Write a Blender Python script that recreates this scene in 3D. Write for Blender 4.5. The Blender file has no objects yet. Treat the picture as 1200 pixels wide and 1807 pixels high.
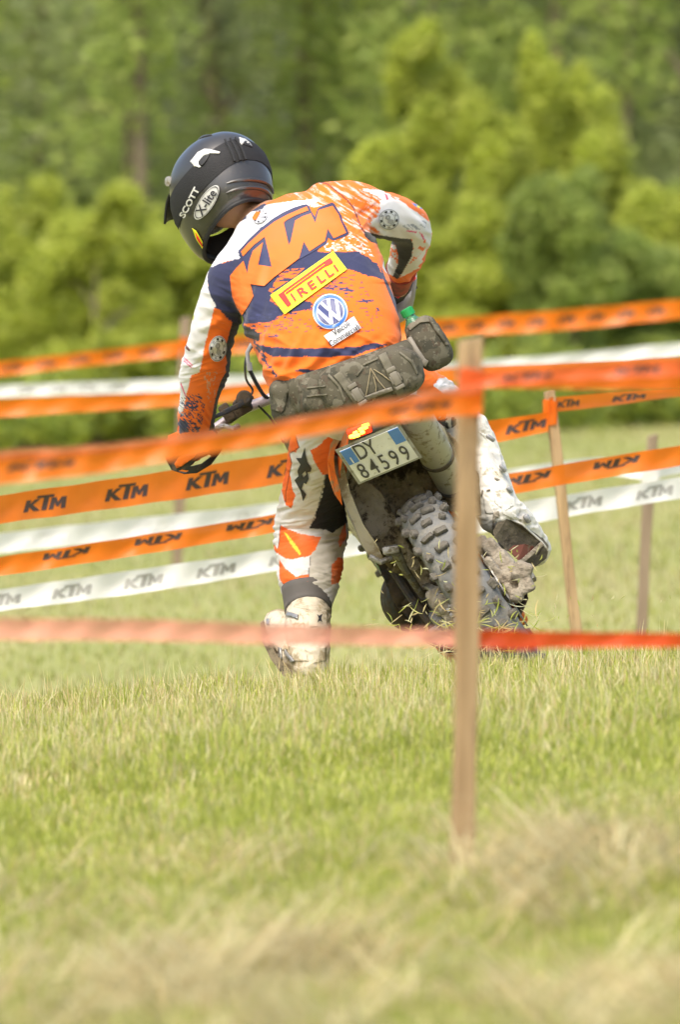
import bpy, bmesh, math, random
import numpy as np
from mathutils import Vector, Matrix
from mathutils.bvhtree import BVHTree

random.seed(7); np.random.seed(7)
RNG = np.random.RandomState(11)
SC = bpy.context.scene
COL = SC.collection
PI = math.pi
def rad(a): return math.radians(a)

# ------------------------------------------------------------------ camera
CAM_H = 1.085
FPX = 300.0 / 36.0 * 1807.0           # focal length in photograph pixels
PITCH = math.atan((903.5 - 430.0) / FPX)
cam_d = bpy.data.cameras.new('camera')
cam_d.sensor_fit = 'VERTICAL'; cam_d.sensor_height = 36.0; cam_d.sensor_width = 24.0
cam_d.lens = 300.0
cam_d.clip_start = 0.5; cam_d.clip_end = 2000.0
cam_d.dof.use_dof = True; cam_d.dof.focus_distance = 21.95; cam_d.dof.aperture_fstop = 5.6
cam = bpy.data.objects.new('camera', cam_d); COL.objects.link(cam)
cam.location = (0, 0, CAM_H); cam.rotation_euler = (PI / 2 - PITCH, 0, 0)
SC.camera = cam

# ------------------------------------------------------------------ sky and sun
SUN_EL, SUN_AZ = 58.0, 205.0           # azimuth clockwise from +Y: behind the camera, a little left
world = bpy.data.worlds.new('World'); SC.world = world; world.use_nodes = True
wn = world.node_tree.nodes; wl = world.node_tree.links
bg = wn['Background']
sky = wn.new('ShaderNodeTexSky'); sky.sky_type = 'NISHITA'; sky.sun_disc = False
sky.sun_elevation = rad(SUN_EL); sky.sun_rotation = rad(SUN_AZ)
sky.air_density = 1.0; sky.dust_density = 5.0; sky.ozone_density = 0.6
wl.new(sky.outputs['Color'], bg.inputs['Color']); bg.inputs['Strength'].default_value = 0.15
sun_d = bpy.data.lights.new('sun', 'SUN'); sun_d.energy = 1.5; sun_d.angle = rad(28); sun_d.color = (1.0, 0.945, 0.84)
sun = bpy.data.objects.new('sun', sun_d); COL.objects.link(sun)
sdir = Vector((math.sin(rad(SUN_AZ)) * math.cos(rad(SUN_EL)), math.cos(rad(SUN_AZ)) * math.cos(rad(SUN_EL)), math.sin(rad(SUN_EL))))
sun.rotation_euler = sdir.to_track_quat('Z', 'Y').to_euler()
sun.location = (-6, -10, 20)
vs = SC.view_settings
vs.view_transform = 'Standard'; vs.look = 'None'; vs.gamma = 1.0; vs.use_curve_mapping = False
vs.exposure = 0.88
SC.cycles.max_bounces = 8; SC.cycles.transparent_max_bounces = 16; SC.cycles.use_denoising = True

# ------------------------------------------------------------------ pixels <-> space
_cp, _sp = math.cos(PITCH), math.sin(PITCH)
def ray(px, py):
    a = (px - 600.0) / FPX; b = (903.5 - py) / FPX
    return Vector((a, _cp + b * _sp, -_sp + b * _cp))
def P(px, py, D):
    d = ray(px, py); t = D / d.y
    return Vector((0, 0, CAM_H)) + d * t
def mpp(D): return D / FPX             # metres per photograph pixel at distance D
def proj(V):
    V = np.asarray(V, dtype=float)
    x = V[:, 0]; y = V[:, 1]; z = V[:, 2] - CAM_H
    dep = y * _cp - z * _sp; up = y * _sp + z * _cp
    return 600.0 + FPX * x / dep, 903.5 - FPX * up / dep

# ------------------------------------------------------------------ numeric noise
def _hash(ix, iy, iz, s):
    h = (ix.astype(np.int64) * 374761393 + iy.astype(np.int64) * 668265263 + iz.astype(np.int64) * 2147483647 + s * 974711) & 0xffffffff
    h = ((h ^ (h >> 13)) * 1274126177) & 0xffffffff
    h = (h ^ (h >> 16)) & 0xffffffff
    return h / 4294967295.0
def vnoise(Pn, seed=0):
    Pn = np.asarray(Pn, dtype=float)
    if Pn.shape[1] == 2: Pn = np.hstack([Pn, np.zeros((len(Pn), 1))])
    f = np.floor(Pn); t = Pn - f; t = t * t * (3 - 2 * t); i = f.astype(np.int64)
    r = 0
    for dx in (0, 1):
        for dy in (0, 1):
            for dz in (0, 1):
                w = (t[:, 0] if dx else 1 - t[:, 0]) * (t[:, 1] if dy else 1 - t[:, 1]) * (t[:, 2] if dz else 1 - t[:, 2])
                r = r + w * _hash(i[:, 0] + dx, i[:, 1] + dy, i[:, 2] + dz, seed)
    return r
def fbm(Pn, seed=0, oct=4):
    Pn = np.asarray(Pn, dtype=float); r = 0; a = .5; s = 0
    for k in range(oct):
        r = r + a * vnoise(Pn * (2 ** k) + 17.3 * k, seed + k); s += a; a *= .5
    return r / s
def sstep(a, b, x):
    t = np.clip((x - a) / (b - a), 0, 1); return t * t * (3 - 2 * t)
def lin(r, g, b):
    def f(c):
        c = c / 255.0
        return c / 12.92 if c <= .04045 else ((c + .055) / 1.055) ** 2.4
    return (f(r), f(g), f(b))

# ------------------------------------------------------------------ materials
def new_mat(name):
    m = bpy.data.materials.new(name); m.use_nodes = True
    return m, m.node_tree.nodes, m.node_tree.links, m.node_tree.nodes['Principled BSDF']
def mat(name, c, rough=.6, metal=0, var=.12, scale=12., c2=None, mud=None, mud_amt=.5, mud_scale=9., bump=.0, bump_scale=60., trans=0, coords='Object', emit=None, coat=0, stretch=None, spec=.5):
    m, n, l, b = new_mat(name)
    tc = n.new('ShaderNodeTexCoord'); mp = n.new('ShaderNodeMapping'); l.new(tc.outputs[coords], mp.inputs[0])
    if stretch: mp.inputs['Scale'].default_value = stretch
    nz = n.new('ShaderNodeTexNoise'); nz.inputs['Scale'].default_value = scale; nz.inputs['Detail'].default_value = 6
    l.new(mp.outputs[0], nz.inputs['Vector'])
    mx = n.new('ShaderNodeMix'); mx.data_type = 'RGBA'
    cc = c2 if c2 else tuple(min(1, v * (1 + var)) for v in c)
    c1 = c if c2 else tuple(v * (1 - var) for v in c)
    mx.inputs['A'].default_value = (*c1, 1); mx.inputs['B'].default_value = (*cc, 1)
    rp = n.new('ShaderNodeMapRange'); rp.inputs['From Min'].default_value = .35; rp.inputs['From Max'].default_value = .65
    l.new(nz.outputs['Fac'], rp.inputs['Value']); l.new(rp.outputs[0], mx.inputs['Factor'])
    out = mx.outputs['Result']
    if mud:
        n2 = n.new('ShaderNodeTexNoise'); n2.inputs['Scale'].default_value = mud_scale; n2.inputs['Detail'].default_value = 9; n2.inputs['Roughness'].default_value = .7
        l.new(mp.outputs[0], n2.inputs['Vector'])
        r2 = n.new('ShaderNodeMapRange'); r2.inputs['From Min'].default_value = .62 - .3 * mud_amt; r2.inputs['From Max'].default_value = .70 - .3 * mud_amt
        l.new(n2.outputs['Fac'], r2.inputs['Value'])
        m2 = n.new('ShaderNodeMix'); m2.data_type = 'RGBA'; l.new(r2.outputs[0], m2.inputs['Factor'])
        l.new(out, m2.inputs['A']); m2.inputs['B'].default_value = (*mud, 1); out = m2.outputs['Result']
        r3 = n.new('ShaderNodeMix'); r3.data_type = 'FLOAT'; r3.inputs['A'].default_value = rough; r3.inputs['B'].default_value = .9
        l.new(r2.outputs[0], r3.inputs['Factor']); l.new(r3.outputs['Result'], b.inputs['Roughness'])
    else: b.inputs['Roughness'].default_value = rough
    l.new(out, b.inputs['Base Color']); b.inputs['Metallic'].default_value = metal
    b.inputs['Specular IOR Level'].default_value = spec
    if coat: b.inputs['Coat Weight'].default_value = coat; b.inputs['Coat Roughness'].default_value = .15
    if trans: b.inputs['Transmission Weight'].default_value = trans
    if emit:
        b.inputs['Emission Color'].default_value = (*emit[:3], 1); b.inputs['Emission Strength'].default_value = emit[3]
    if bump:
        n3 = n.new('ShaderNodeTexNoise'); n3.inputs['Scale'].default_value = bump_scale; n3.inputs['Detail'].default_value = 6
        l.new(mp.outputs[0], n3.inputs['Vector'])
        bp = n.new('ShaderNodeBump'); bp.inputs['Strength'].default_value = bump; bp.inputs['Distance'].default_value = .01
        l.new(n3.outputs['Fac'], bp.inputs['Height']); l.new(bp.outputs[0], b.inputs['Normal'])
    return m
def attr_mat(name, rough=.8, bump=.15, bump_scale=400., sheen=.0, transl=0., spec=.3, coat=0):
    """colour comes from the mesh's own 'paint' attribute (the print or the dye of the thing)"""
    m, n, l, b = new_mat(name)
    a = n.new('ShaderNodeAttribute'); a.attribute_name = 'paint'
    l.new(a.outputs['Color'], b.inputs['Base Color']); b.inputs['Roughness'].default_value = rough
    b.inputs['Specular IOR Level'].default_value = spec
    if coat: b.inputs['Coat Weight'].default_value = coat
    if sheen: b.inputs['Sheen Weight'].default_value = sheen
    if bump:
        tc = n.new('ShaderNodeTexCoord'); n3 = n.new('ShaderNodeTexNoise'); n3.inputs['Scale'].default_value = bump_scale
        l.new(tc.outputs['Object'], n3.inputs['Vector'])
        bp = n.new('ShaderNodeBump'); bp.inputs['Strength'].default_value = bump; bp.inputs['Distance'].default_value = .004
        l.new(n3.outputs['Fac'], bp.inputs['Height']); l.new(bp.outputs[0], b.inputs['Normal'])
    if transl:
        t = n.new('ShaderNodeBsdfTranslucent'); l.new(a.outputs['Color'], t.inputs['Color'])
        ms = n.new('ShaderNodeMixShader'); ms.inputs[0].default_value = transl
        l.new(b.outputs[0], ms.inputs[1]); l.new(t.outputs[0], ms.inputs[2]); l.new(ms.outputs[0], n['Material Output'].inputs['Surface'])
    return m

# ------------------------------------------------------------------ mesh helpers
def mesh_np(name, V, F, smooth=False, colors=None, mats=None, mi=None):
    V = np.asarray(V, dtype=np.float32)
    me = bpy.data.meshes.new(name)
    if isinstance(F, np.ndarray):
        k = F.shape[1]; nf = F.shape[0]
        me.vertices.add(len(V)); me.vertices.foreach_set('co', V.ravel())
        me.loops.add(nf * k); me.loops.foreach_set('vertex_index', F.ravel().astype(np.int32))
        me.polygons.add(nf); me.polygons.foreach_set('loop_start', np.arange(0, nf * k, k, dtype=np.int32))
        me.polygons.foreach_set('loop_total', np.full(nf, k, dtype=np.int32))
        me.update(calc_edges=True)
    else:
        me.from_pydata([tuple(v) for v in V.tolist()], [], F)
    if smooth: me.polygons.foreach_set('use_smooth', np.ones(len(me.polygons), dtype=bool))
    if colors is not None: set_paint(me, colors)
    for m in (mats or []): me.materials.append(m)
    if mi is not None: me.polygons.foreach_set('material_index', np.asarray(mi, dtype=np.int32))
    me.update()
    return me
def set_paint(me, colors):
    colors = np.asarray(colors, dtype=np.float32)
    if colors.shape[1] == 3: colors = np.hstack([colors, np.ones((len(colors), 1), dtype=np.float32)])
    a = me.attributes.new('paint', 'FLOAT_COLOR', 'POINT'); a.data.foreach_set('color', colors.ravel())
def coords(me):
    a = np.empty(len(me.vertices) * 3, dtype=np.float32); me.vertices.foreach_get('co', a); return a.reshape(-1, 3).astype(float)
def normals(me):
    a = np.empty(len(me.vertices) * 3, dtype=np.float32); me.vertices.foreach_get('normal', a); return a.reshape(-1, 3).astype(float)
def link(name, me, parent=None, label=None, cat=None, group=None, kind=None):
    o = bpy.data.objects.new(name, me); COL.objects.link(o)
    if parent:
        o.parent = parent; o.matrix_parent_inverse = Matrix.Identity(4)
        pw = Matrix.Identity(4); q = parent
        while q is not None:
            pw = q.matrix_basis @ pw; q = q.parent
        o.matrix_basis = pw.inverted()          # geometry is given in world space
    if label: o['label'] = label
    if cat: o['category'] = cat
    if group: o['group'] = group
    if kind: o['kind'] = kind
    return o
def thing(name, loc, label, cat, group=None):
    o = bpy.data.objects.new(name, None); COL.objects.link(o); o.location = loc; o.empty_display_size = .1
    o['label'] = label; o['category'] = cat
    if group: o['group'] = group
    return o

class MB:
    def __init__(s): s.v = []; s.f = []; s.m = []; s.cm = 0
    def add(s, V, F):
        o = len(s.v); s.v += [tuple(v) for v in V]; s.f += [tuple(i + o for i in f) for f in F]; s.m += [s.cm] * len(F); return s
    def box(s, c, size, M=None, bevel=0.0):
        c = Vector(c); M = M or Matrix.Identity(3); hx, hy, hz = [v / 2 for v in size]
        if bevel <= 0:
            V = [c + M @ Vector((sx * hx, sy * hy, sz * hz)) for sx in (-1, 1) for sy in (-1, 1) for sz in (-1, 1)]
            return s.add(V, [(0, 1, 3, 2), (4, 6, 7, 5), (0, 4, 5, 1), (2, 3, 7, 6), (0, 2, 6, 4), (1, 5, 7, 3)])
        bm = bmesh.new(); bmesh.ops.create_cube(bm, size=1)
        for v in bm.verts: v.co = Vector((v.co.x * 2 * hx, v.co.y * 2 * hy, v.co.z * 2 * hz))
        bmesh.ops.bevel(bm, geom=bm.edges[:], offset=bevel, segments=2, affect='EDGES', profile=.5)
        V = [c + M @ v.co for v in bm.verts]; bm.verts.index_update(); F = [[v.index for v in f.verts] for f in bm.faces]; bm.free()
        return s.add(V, F)
    def tube(s, pts, r, n=10, cap=True, flat=1.0, closed=False):
        pts = [Vector(p) for p in pts]; N = len(pts)
        rs = r if isinstance(r, (list, tuple)) else [r] * N
        up = None; V = []; F = []
        for i, p in enumerate(pts):
            t = (pts[(i + 1) % N] - pts[i - 1]) if closed else (pts[min(i + 1, N - 1)] - pts[max(i - 1, 0)])
            t = t.normalized() if t.length > 1e-9 else Vector((0, 0, 1))
            if up is None: up = Vector((0, 1, 0)) if abs(t.y) < .9 else Vector((1, 0, 0))
            a = (up - t * up.dot(t)).normalized(); b = t.cross(a); up = a
            for k in range(n):
                w = 2 * PI * k / n
                V.append(p + a * (math.cos(w) * rs[i] * flat) + b * (math.sin(w) * rs[i]))
        for i in range(N if closed else N - 1):
            j = (i + 1) % N
            for k in range(n): F.append((i * n + k, i * n + (k + 1) % n, j * n + (k + 1) % n, j * n + k))
        if cap and not closed: F += [tuple(range(n - 1, -1, -1)), tuple((N - 1) * n + k for k in range(n))]
        return s.add(V, F)
    def cyl(s, a, b, r, r2=None, n=16): return s.tube([a, b], [r, r if r2 is None else r2], n)
    def lathe(s, c, axis, prof, n=32, ref=None):
        """prof: list of (along, radius)"""
        c = Vector(c); ax = Vector(axis).normalized(); e = Vector(ref) if ref else (Vector((0, 0, 1)) if abs(ax.z) < .9 else Vector((1, 0, 0)))
        a = (e - ax * e.dot(ax)).normalized(); b = ax.cross(a); V = []; F = []; N = len(prof)
        for (h, r) in prof:
            for k in range(n):
                w = 2 * PI * k / n; V.append(c + ax * h + a * (math.cos(w) * r) + b * (math.sin(w) * r))
        for i in range(N - 1):
            for k in range(n): F.append((i * n + k, i * n + (k + 1) % n, (i + 1) * n + (k + 1) % n, (i + 1) * n + k))
        if prof[0][1] > 1e-6: F.append(tuple(range(n - 1, -1, -1)))
        if prof[-1][1] > 1e-6: F.append(tuple((N - 1) * n + k for k in range(n)))
        return s.add(V, F)
    def prism(s, pts, depth):
        """pts: 3-D outline, depth: vector"""
        pts = [Vector(p) for p in pts]; d = Vector(depth); n = len(pts)
        V = pts + [p + d for p in pts]
        F = [tuple(range(n)), tuple(range(2 * n - 1, n - 1, -1))] + [((k + 1) % n, k, n + k, n + (k + 1) % n) for k in range(n)]
        return s.add(V, F)
    def me(s, name, mats, smooth=False):
        m = mesh_np(name, s.v, s.f, smooth); 
        for x in (mats if isinstance(mats, (list, tuple)) else [mats]): m.materials.append(x)
        m.polygons.foreach_set('material_index', np.asarray(s.m, dtype=np.int32))
        bm = bmesh.new(); bm.from_mesh(m); bmesh.ops.recalc_face_normals(bm, faces=bm.faces); bm.to_mesh(m); bm.free()
        if smooth: auto_smooth(m, 40)
        return m
    def obj(s, name, mats, parent=None, smooth=False, **k): return link(name, s.me(name, mats, smooth), parent, **k)
def auto_smooth(me, deg):
    bm = bmesh.new(); bm.from_mesh(me)
    for f in bm.faces: f.smooth = True
    for e in bm.edges:
        if len(e.link_faces) == 2 and e.calc_face_angle(0) > rad(deg): e.smooth = False
    bm.to_mesh(me); bm.free()

def catmull(K, n):
    """K: array (m, d) of keys; n samples between each pair"""
    K = np.asarray(K, dtype=float); out = []
    Pd = np.vstack([2 * K[0] - K[1], K, 2 * K[-1] - K[-2]])
    for i in range(1, len(Pd) - 2):
        for j in range(n):
            t = j / n; a, b, c, d = Pd[i - 1], Pd[i], Pd[i + 1], Pd[i + 2]
            out.append(.5 * ((2 * b) + (-a + c) * t + (2 * a - 5 * b + 4 * c - d) * t * t + (-a + 3 * b - 3 * c + d) * t ** 3))
    out.append(K[-1]); return np.array(out)
def limb(keys, n=24, sub=6, flat=1.0):
    """keys: (px, py, radius_px, D) along a limb -> closed loft as (V, F)"""
    K = catmull(keys, sub); mb = MB()
    pts = [P(k[0], k[1], k[3]) for k in K]; rs = [max(.004, k[2] * mpp(k[3])) for k in K]
    # rounded ends
    t0 = (pts[0] - pts[1]).normalized(); t1 = (pts[-1] - pts[-2]).normalized()
    pts = [pts[0] + t0 * rs[0] * .5, pts[0] + t0 * rs[0] * .3] + pts + [pts[-1] + t1 * rs[-1] * .3, pts[-1] + t1 * rs[-1] * .5]
    rs = [rs[0] * .35, rs[0] * .8] + rs + [rs[-1] * .8, rs[-1] * .35]
    mb.tube(pts, rs, n, flat=flat); return mb
def slab(keys, n=32, sub=6, expo=2.3):
    """keys: (px, py, halfwidth_px, angle_deg, halfdepth_m, D): a trunk-like loft"""
    K = catmull(keys, sub); V = []; F = []; N = len(K)
    cs = [P(k[0], k[1], k[5]) for k in K]
    for i, k in enumerate(K):
        t = (cs[min(i + 1, N - 1)] - cs[max(i - 1, 0)]).normalized()
        a = Vector((math.cos(rad(k[3])), 0, math.sin(rad(k[3])))); b = t.cross(a).normalized(); a = b.cross(t).normalized() if False else a
        hw = k[2] * mpp(k[5])
        for j in range(n):
            w = 2 * PI * j / n; c, s_ = math.cos(w), math.sin(w)
            x = math.copysign(abs(c) ** (2 / expo), c); y = math.copysign(abs(s_) ** (2 / expo), s_)
            V.append(cs[i] + a * (hw * x) + b * (k[4] * y))
    for i in range(N - 1):
        for j in range(n): F.append((i * n + j, i * n + (j + 1) % n, (i + 1) * n + (j + 1) % n, (i + 1) * n + j))
    F += [tuple(range(n - 1, -1, -1)), tuple((N - 1) * n + j for j in range(n))]
    mb = MB(); mb.add(V, F); return mb
def evaluated(o):
    dg = bpy.context.evaluated_depsgraph_get(); dg.update()
    return bpy.data.meshes.new_from_object(o.evaluated_get(dg))
def fuse(parts, voxel=.006, smooth=6, sub=1, name='fused'):
    """one continuous surface out of overlapping closed lofts"""
    mb = MB()
    for p in parts: mb.add(p.v, p.f)
    me = mesh_np('tmp', mb.v, mb.f)
    bm = bmesh.new(); bm.from_mesh(me); bmesh.ops.triangulate(bm, faces=bm.faces); bm.to_mesh(me); bm.free()
    o = bpy.data.objects.new('tmp', me); COL.objects.link(o)
    r = o.modifiers.new('r', 'REMESH'); r.mode = 'VOXEL'; r.voxel_size = voxel; r.adaptivity = 0
    s_ = o.modifiers.new('s', 'SMOOTH'); s_.iterations = smooth; s_.factor = .5
    if sub: q = o.modifiers.new('q', 'SUBSURF'); q.levels = sub; q.render_levels = sub
    m = evaluated(o); bpy.data.objects.remove(o); bpy.data.meshes.remove(me)
    m.name = name; m.polygons.foreach_set('use_smooth', np.ones(len(m.polygons), dtype=bool)); m.materials.clear()
    return m
def displace(me, fn):
    V = coords(me); N = normals(me); d = fn(V, N)
    V = V + N * d[:, None]; me.vertices.foreach_set('co', V.astype(np.float32).ravel()); me.update()
def ridged(V, sc, seed):
    n = fbm(V * np.array(sc), seed, 3); return 1 - np.abs(2 * n - 1) * 2
def inpoly(x, y, poly):
    r = np.zeros(len(x), dtype=bool); n = len(poly); j = n - 1
    for i in range(n):
        xi, yi = poly[i]; xj, yj = poly[j]
        c = ((yi > y) != (yj > y)) & (x < (xj - xi) * (y - yi) / ((yj - yi) if yj != yi else 1e-9) + xi)
        r ^= c; j = i
    return r

# ------------------------------------------------------------------ prints laid on a surface
def shape2d(polys=None, text=None, size=1.0, font_bold=False):
    """flat filled shape in 2-D -> (verts, faces)"""
    if text is not None:
        cu = bpy.data.curves.new('t', 'FONT'); cu.body = text; cu.size = size; cu.align_x = 'CENTER'; cu.align_y = 'CENTER'
        cu.resolution_u = 3
        if font_bold: cu.offset = size * font_bold
    else:
        cu = bpy.data.curves.new('t', 'CURVE'); cu.dimensions = '2D'; cu.fill_mode = 'BOTH'
        for p in polys:
            sp = cu.splines.new('POLY'); sp.points.add(len(p) - 1); sp.use_cyclic_u = True
            for i, q in enumerate(p): sp.points[i].co = (q[0], q[1], 0, 1)
    o = bpy.data.objects.new('t', cu); COL.objects.link(o); me = evaluated(o)
    bpy.data.objects.remove(o); bpy.data.curves.remove(cu)
    return me
def grid_cut(bm, step):
    xs = [v.co.x for v in bm.verts]; ys = [v.co.y for v in bm.verts]
    if not xs: return
    for ax, lo, hi in ((0, min(xs), max(xs)), (1, min(ys), max(ys))):
        k = math.floor(lo / step) + 1
        while k * step < hi:
            co = [0, 0, 0]; co[ax] = k * step; no = [0, 0, 0]; no[ax] = 1
            bmesh.ops.bisect_plane(bm, geom=bm.verts[:] + bm.edges[:] + bm.faces[:], plane_co=co, plane_no=no, dist=1e-5); k += 1
def bvh_of(*objs):
    V = []; F = []
    for o in objs:
        c = len(V); mw = Matrix.Identity(4); q = o
        while q is not None: mw = q.matrix_basis @ mw; q = q.parent
        V += [mw @ v.co for v in o.data.vertices]; F += [[i + c for i in p.vertices] for p in o.data.polygons]
    return BVHTree.FromPolygons(V, F)
def decal(name, me2, xf, bvh, m, parent, off=.0012, step=6.0, Dfall=22.0, maxd=.12, **kw):
    """xf maps the 2-D shape to photograph pixels; each point is then laid on the surface behind it"""
    bm = bmesh.new(); bm.from_mesh(me2)
    for v in bm.verts:
        x, y = xf(v.co.x, v.co.y); v.co = (x, y, 0)
    grid_cut(bm, step)
    bmesh.ops.triangulate(bm, faces=[f for f in bm.faces if len(f.verts) > 4])
    o0 = Vector((0, 0, CAM_H)); hits = {}; last = None; miss = []
    for v in bm.verts:
        h = None
        for jx, jy in ((0, 0), (.21, .13), (-.17, .23), (.11, -.27)):
            d = ray(v.co.x + jx, v.co.y + jy).normalized(); h, nrm, _, _ = bvh.ray_cast(o0, d)
            if h is not None: break
        if h is None: miss.append(v); continue
        if nrm.dot(d) > 0: nrm = -nrm
        hits[v] = h + nrm * off * .35 - d * off * 1.5
    ys = sorted(h.y for h in hits.values())
    if ys:
        med = ys[len(ys) // 2]
        for v, h in hits.items():
            if abs(h.y - med) > maxd: miss.append(v)
            else: v.co = h
    bmesh.ops.delete(bm, geom=miss, context='VERTS')
    me = bpy.data.meshes.new(name); bm.to_mesh(me); bm.free()
    me.polygons.foreach_set('use_smooth', np.ones(len(me.polygons), dtype=bool)); me.materials.append(m)
    return link(name, me, parent, **kw)
def rot_xf(cx, cy, ang, sx=1, sy=1, shear=0):
    """2-D shape units (y up) -> pixels, rotated ang degrees counter-clockwise"""
    c, s_ = math.cos(rad(ang)), math.sin(rad(ang))
    def f(x, y):
        x = x * sx + shear * y; y = y * sy
        return cx + x * c - y * s_, cy - (x * s_ + y * c)
    return f
# ================================================================== THE GROUND
def ground_z(x, y):
    x = np.asarray(x, dtype=float); y = np.asarray(y, dtype=float)
    xc = np.clip(x, -2.5, 2.5)
    near = .09 * xc - .035 + .012 * np.sin(x * 2.1 + y * .8) + .01 * np.sin(y * 1.7 + 1.0)
    near = near - .04 * (1 - sstep(15.2, 19, y))
    far = -.52 + .05 * np.clip(x, -8, 8) + .03 * np.sin(x * .5 + y * .21) * sstep(30, 40, y)
    s = sstep(21.55, 24.6, y)
    z = near * (1 - s) + far * s
    z = z - .15 * np.exp(-(((x - .62) / .42) ** 2 + ((y - 22.25) / .45) ** 2))       # rut under the rear wheel
    z = z + .35 * sstep(85, 130, y)
    return z
def build_ground():
    xs = np.concatenate([np.linspace(-160, -12, 24), np.linspace(-11, -3, 20), np.linspace(-2.8, 2.8, 60), np.linspace(3, 11, 20), np.linspace(12, 160, 24)])
    ys = np.concatenate([np.linspace(-20, 8, 12), np.linspace(8.5, 26, 150), np.linspace(26.4, 60, 60), np.linspace(62, 400, 60)])
    X, Y = np.meshgrid(xs, ys); Z = ground_z(X, Y)
    V = np.stack([X.ravel(), Y.ravel(), Z.ravel()], 1); nx = len(xs); ny = len(ys)
    i, j = np.meshgrid(np.arange(nx - 1), np.arange(ny - 1)); a = (j * nx + i).ravel()
    F = np.stack([a, a + 1, a + nx + 1, a + nx], 1)
    m, n, l, b = new_mat('meadow_soil')
    tc = n.new('ShaderNodeTexCoord')
    def noise(sc, det, sy=1):
        mp = n.new('ShaderNodeMapping'); mp.inputs['Scale'].default_value = (1, sy, 1); l.new(tc.outputs['Object'], mp.inputs[0])
        z = n.new('ShaderNodeTexNoise'); z.inputs['Scale'].default_value = sc; z.inputs['Detail'].default_value = det; l.new(mp.outputs[0], z.inputs['Vector']); return z
    n1 = noise(.9, 8, .25); n2 = noise(14, 8); r = n.new('ShaderNodeValToRGB')
    r.color_ramp.elements[0].position = .33; r.color_ramp.elements[0].color = (.22, .25, .065, 1)
    r.color_ramp.elements[1].position = .68; r.color_ramp.elements[1].color = (.36, .32, .14, 1)
    e = r.color_ramp.elements.new(.5); e.color = (.27, .28, .085, 1)
    ad = n.new('ShaderNodeMath'); ad.operation = 'MULTIPLY_ADD'; ad.inputs[1].default_value = .35; l.new(n2.outputs['Fac'], ad.inputs[0])
    sb = n.new('ShaderNodeMath'); sb.operation = 'MULTIPLY'; sb.inputs[1].default_value = .66; l.new(n1.outputs['Fac'], sb.inputs[0]); l.new(sb.outputs[0], ad.inputs[2])
    l.new(ad.outputs[0], r.inputs[0]); l.new(r.outputs[0], b.inputs['Base Color']); b.inputs['Roughness'].default_value = .95
    bp = n.new('ShaderNodeBump'); bp.inputs['Strength'].default_value = .6; bp.inputs['Distance'].default_value = .03; l.new(n2.outputs['Fac'], bp.inputs['Height']); l.new(bp.outputs[0], b.inputs['Normal'])
    link('ground', mesh_np('ground', V, F, True, mats=[m]), kind='structure')
build_ground()

GRASS_M = attr_mat('grass_blades', rough=.55, bump=0, transl=.42, spec=.35)
def straw_mask(x, y):
    """where the mown, dried swath lies (0..1)"""
    n = fbm(np.stack([x * 2.2, y * .9], 1), 5, 3)
    band = 1.35 * np.exp(-(((y - (13.95 + 2.3 * np.clip(x, -1, 1))) / (.42 + .35 * np.clip(x, 0, 1))) ** 2)) * sstep(-.55, -.1, x)
    band2 = np.exp(-((y - 12.3) / .45) ** 2) * .35
    return np.clip((band * .95 + band2 * .8) * sstep(.34, .56, n), 0, 1)
def blades(name, x, y, h, w, col, lean=.45, label=None, z0=None, zoff=0, flat=None, az=None):
    n = len(x); z = (ground_z(x, y) if z0 is None else z0) - .004 + zoff
    az = RNG.uniform(0, 2 * PI, n) if az is None else az; ln = np.abs(RNG.normal(0, lean, n)).clip(0, 1.25)
    if flat is not None: ln = RNG.uniform(flat[0], flat[1], n)
    d = np.stack([np.cos(az), np.sin(az)], 1); sd = np.stack([-d[:, 1], d[:, 0]], 1)
    # turn the blade faces roughly any way
    ta = RNG.uniform(-1.2, 1.2, n); sd = np.stack([sd[:, 0] * np.cos(ta) - sd[:, 1] * np.sin(ta), sd[:, 0] * np.sin(ta) + sd[:, 1] * np.cos(ta)], 1)
    def at(t, k):
        a = ln * (.35 + .65 * t)
        hx = h * t * np.sin(a); hz = h * t * np.cos(a)
        return np.stack([x + d[:, 0] * hx + sd[:, 0] * w * k, y + d[:, 1] * hx + sd[:, 1] * w * k, z + hz], 1)
    rows = [at(0, -.4), at(0, .4), at(.5, .5), at(.5, -.5), at(.82, .28), at(.82, -.28), at(1, 0)]
    V = np.stack(rows, 1).reshape(-1, 3); b = np.arange(n) * 7
    F = np.concatenate([np.stack([b, b + 1, b + 2], 1), np.stack([b, b + 2, b + 3], 1), np.stack([b + 3, b + 2, b + 4], 1), np.stack([b + 3, b + 4, b + 5], 1), np.stack([b + 5, b + 4, b + 6], 1)])
    C = np.repeat(col, 7, axis=0)
    return link(name, mesh_np(name, V, F, True, C, [GRASS_M]), kind='stuff', label=label, cat='grass')
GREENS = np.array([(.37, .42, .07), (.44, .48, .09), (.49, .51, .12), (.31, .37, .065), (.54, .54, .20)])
STRAWS = np.array([(.66, .55, .28), (.76, .68, .40), (.56, .44, .21), (.64, .60, .34)])
def grass_cols(n, p_straw):
    g = GREENS[RNG.randint(0, len(GREENS), n)]; s = STRAWS[RNG.randint(0, len(STRAWS), n)]
    m = (RNG.rand(n) < p_straw)[:, None]
    c = np.where(m, s, g) * RNG.uniform(.8, 1.2, (n, 1)); return np.clip(c, 0, .85)
def field(n, y0, y1, hw0, hw1, pw=1.0):
    t = RNG.rand(n) ** pw; y = y0 + (y1 - y0) * t; hw = hw0 + (hw1 - hw0) * t
    return RNG.uniform(-1, 1, n) * hw, y
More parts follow.
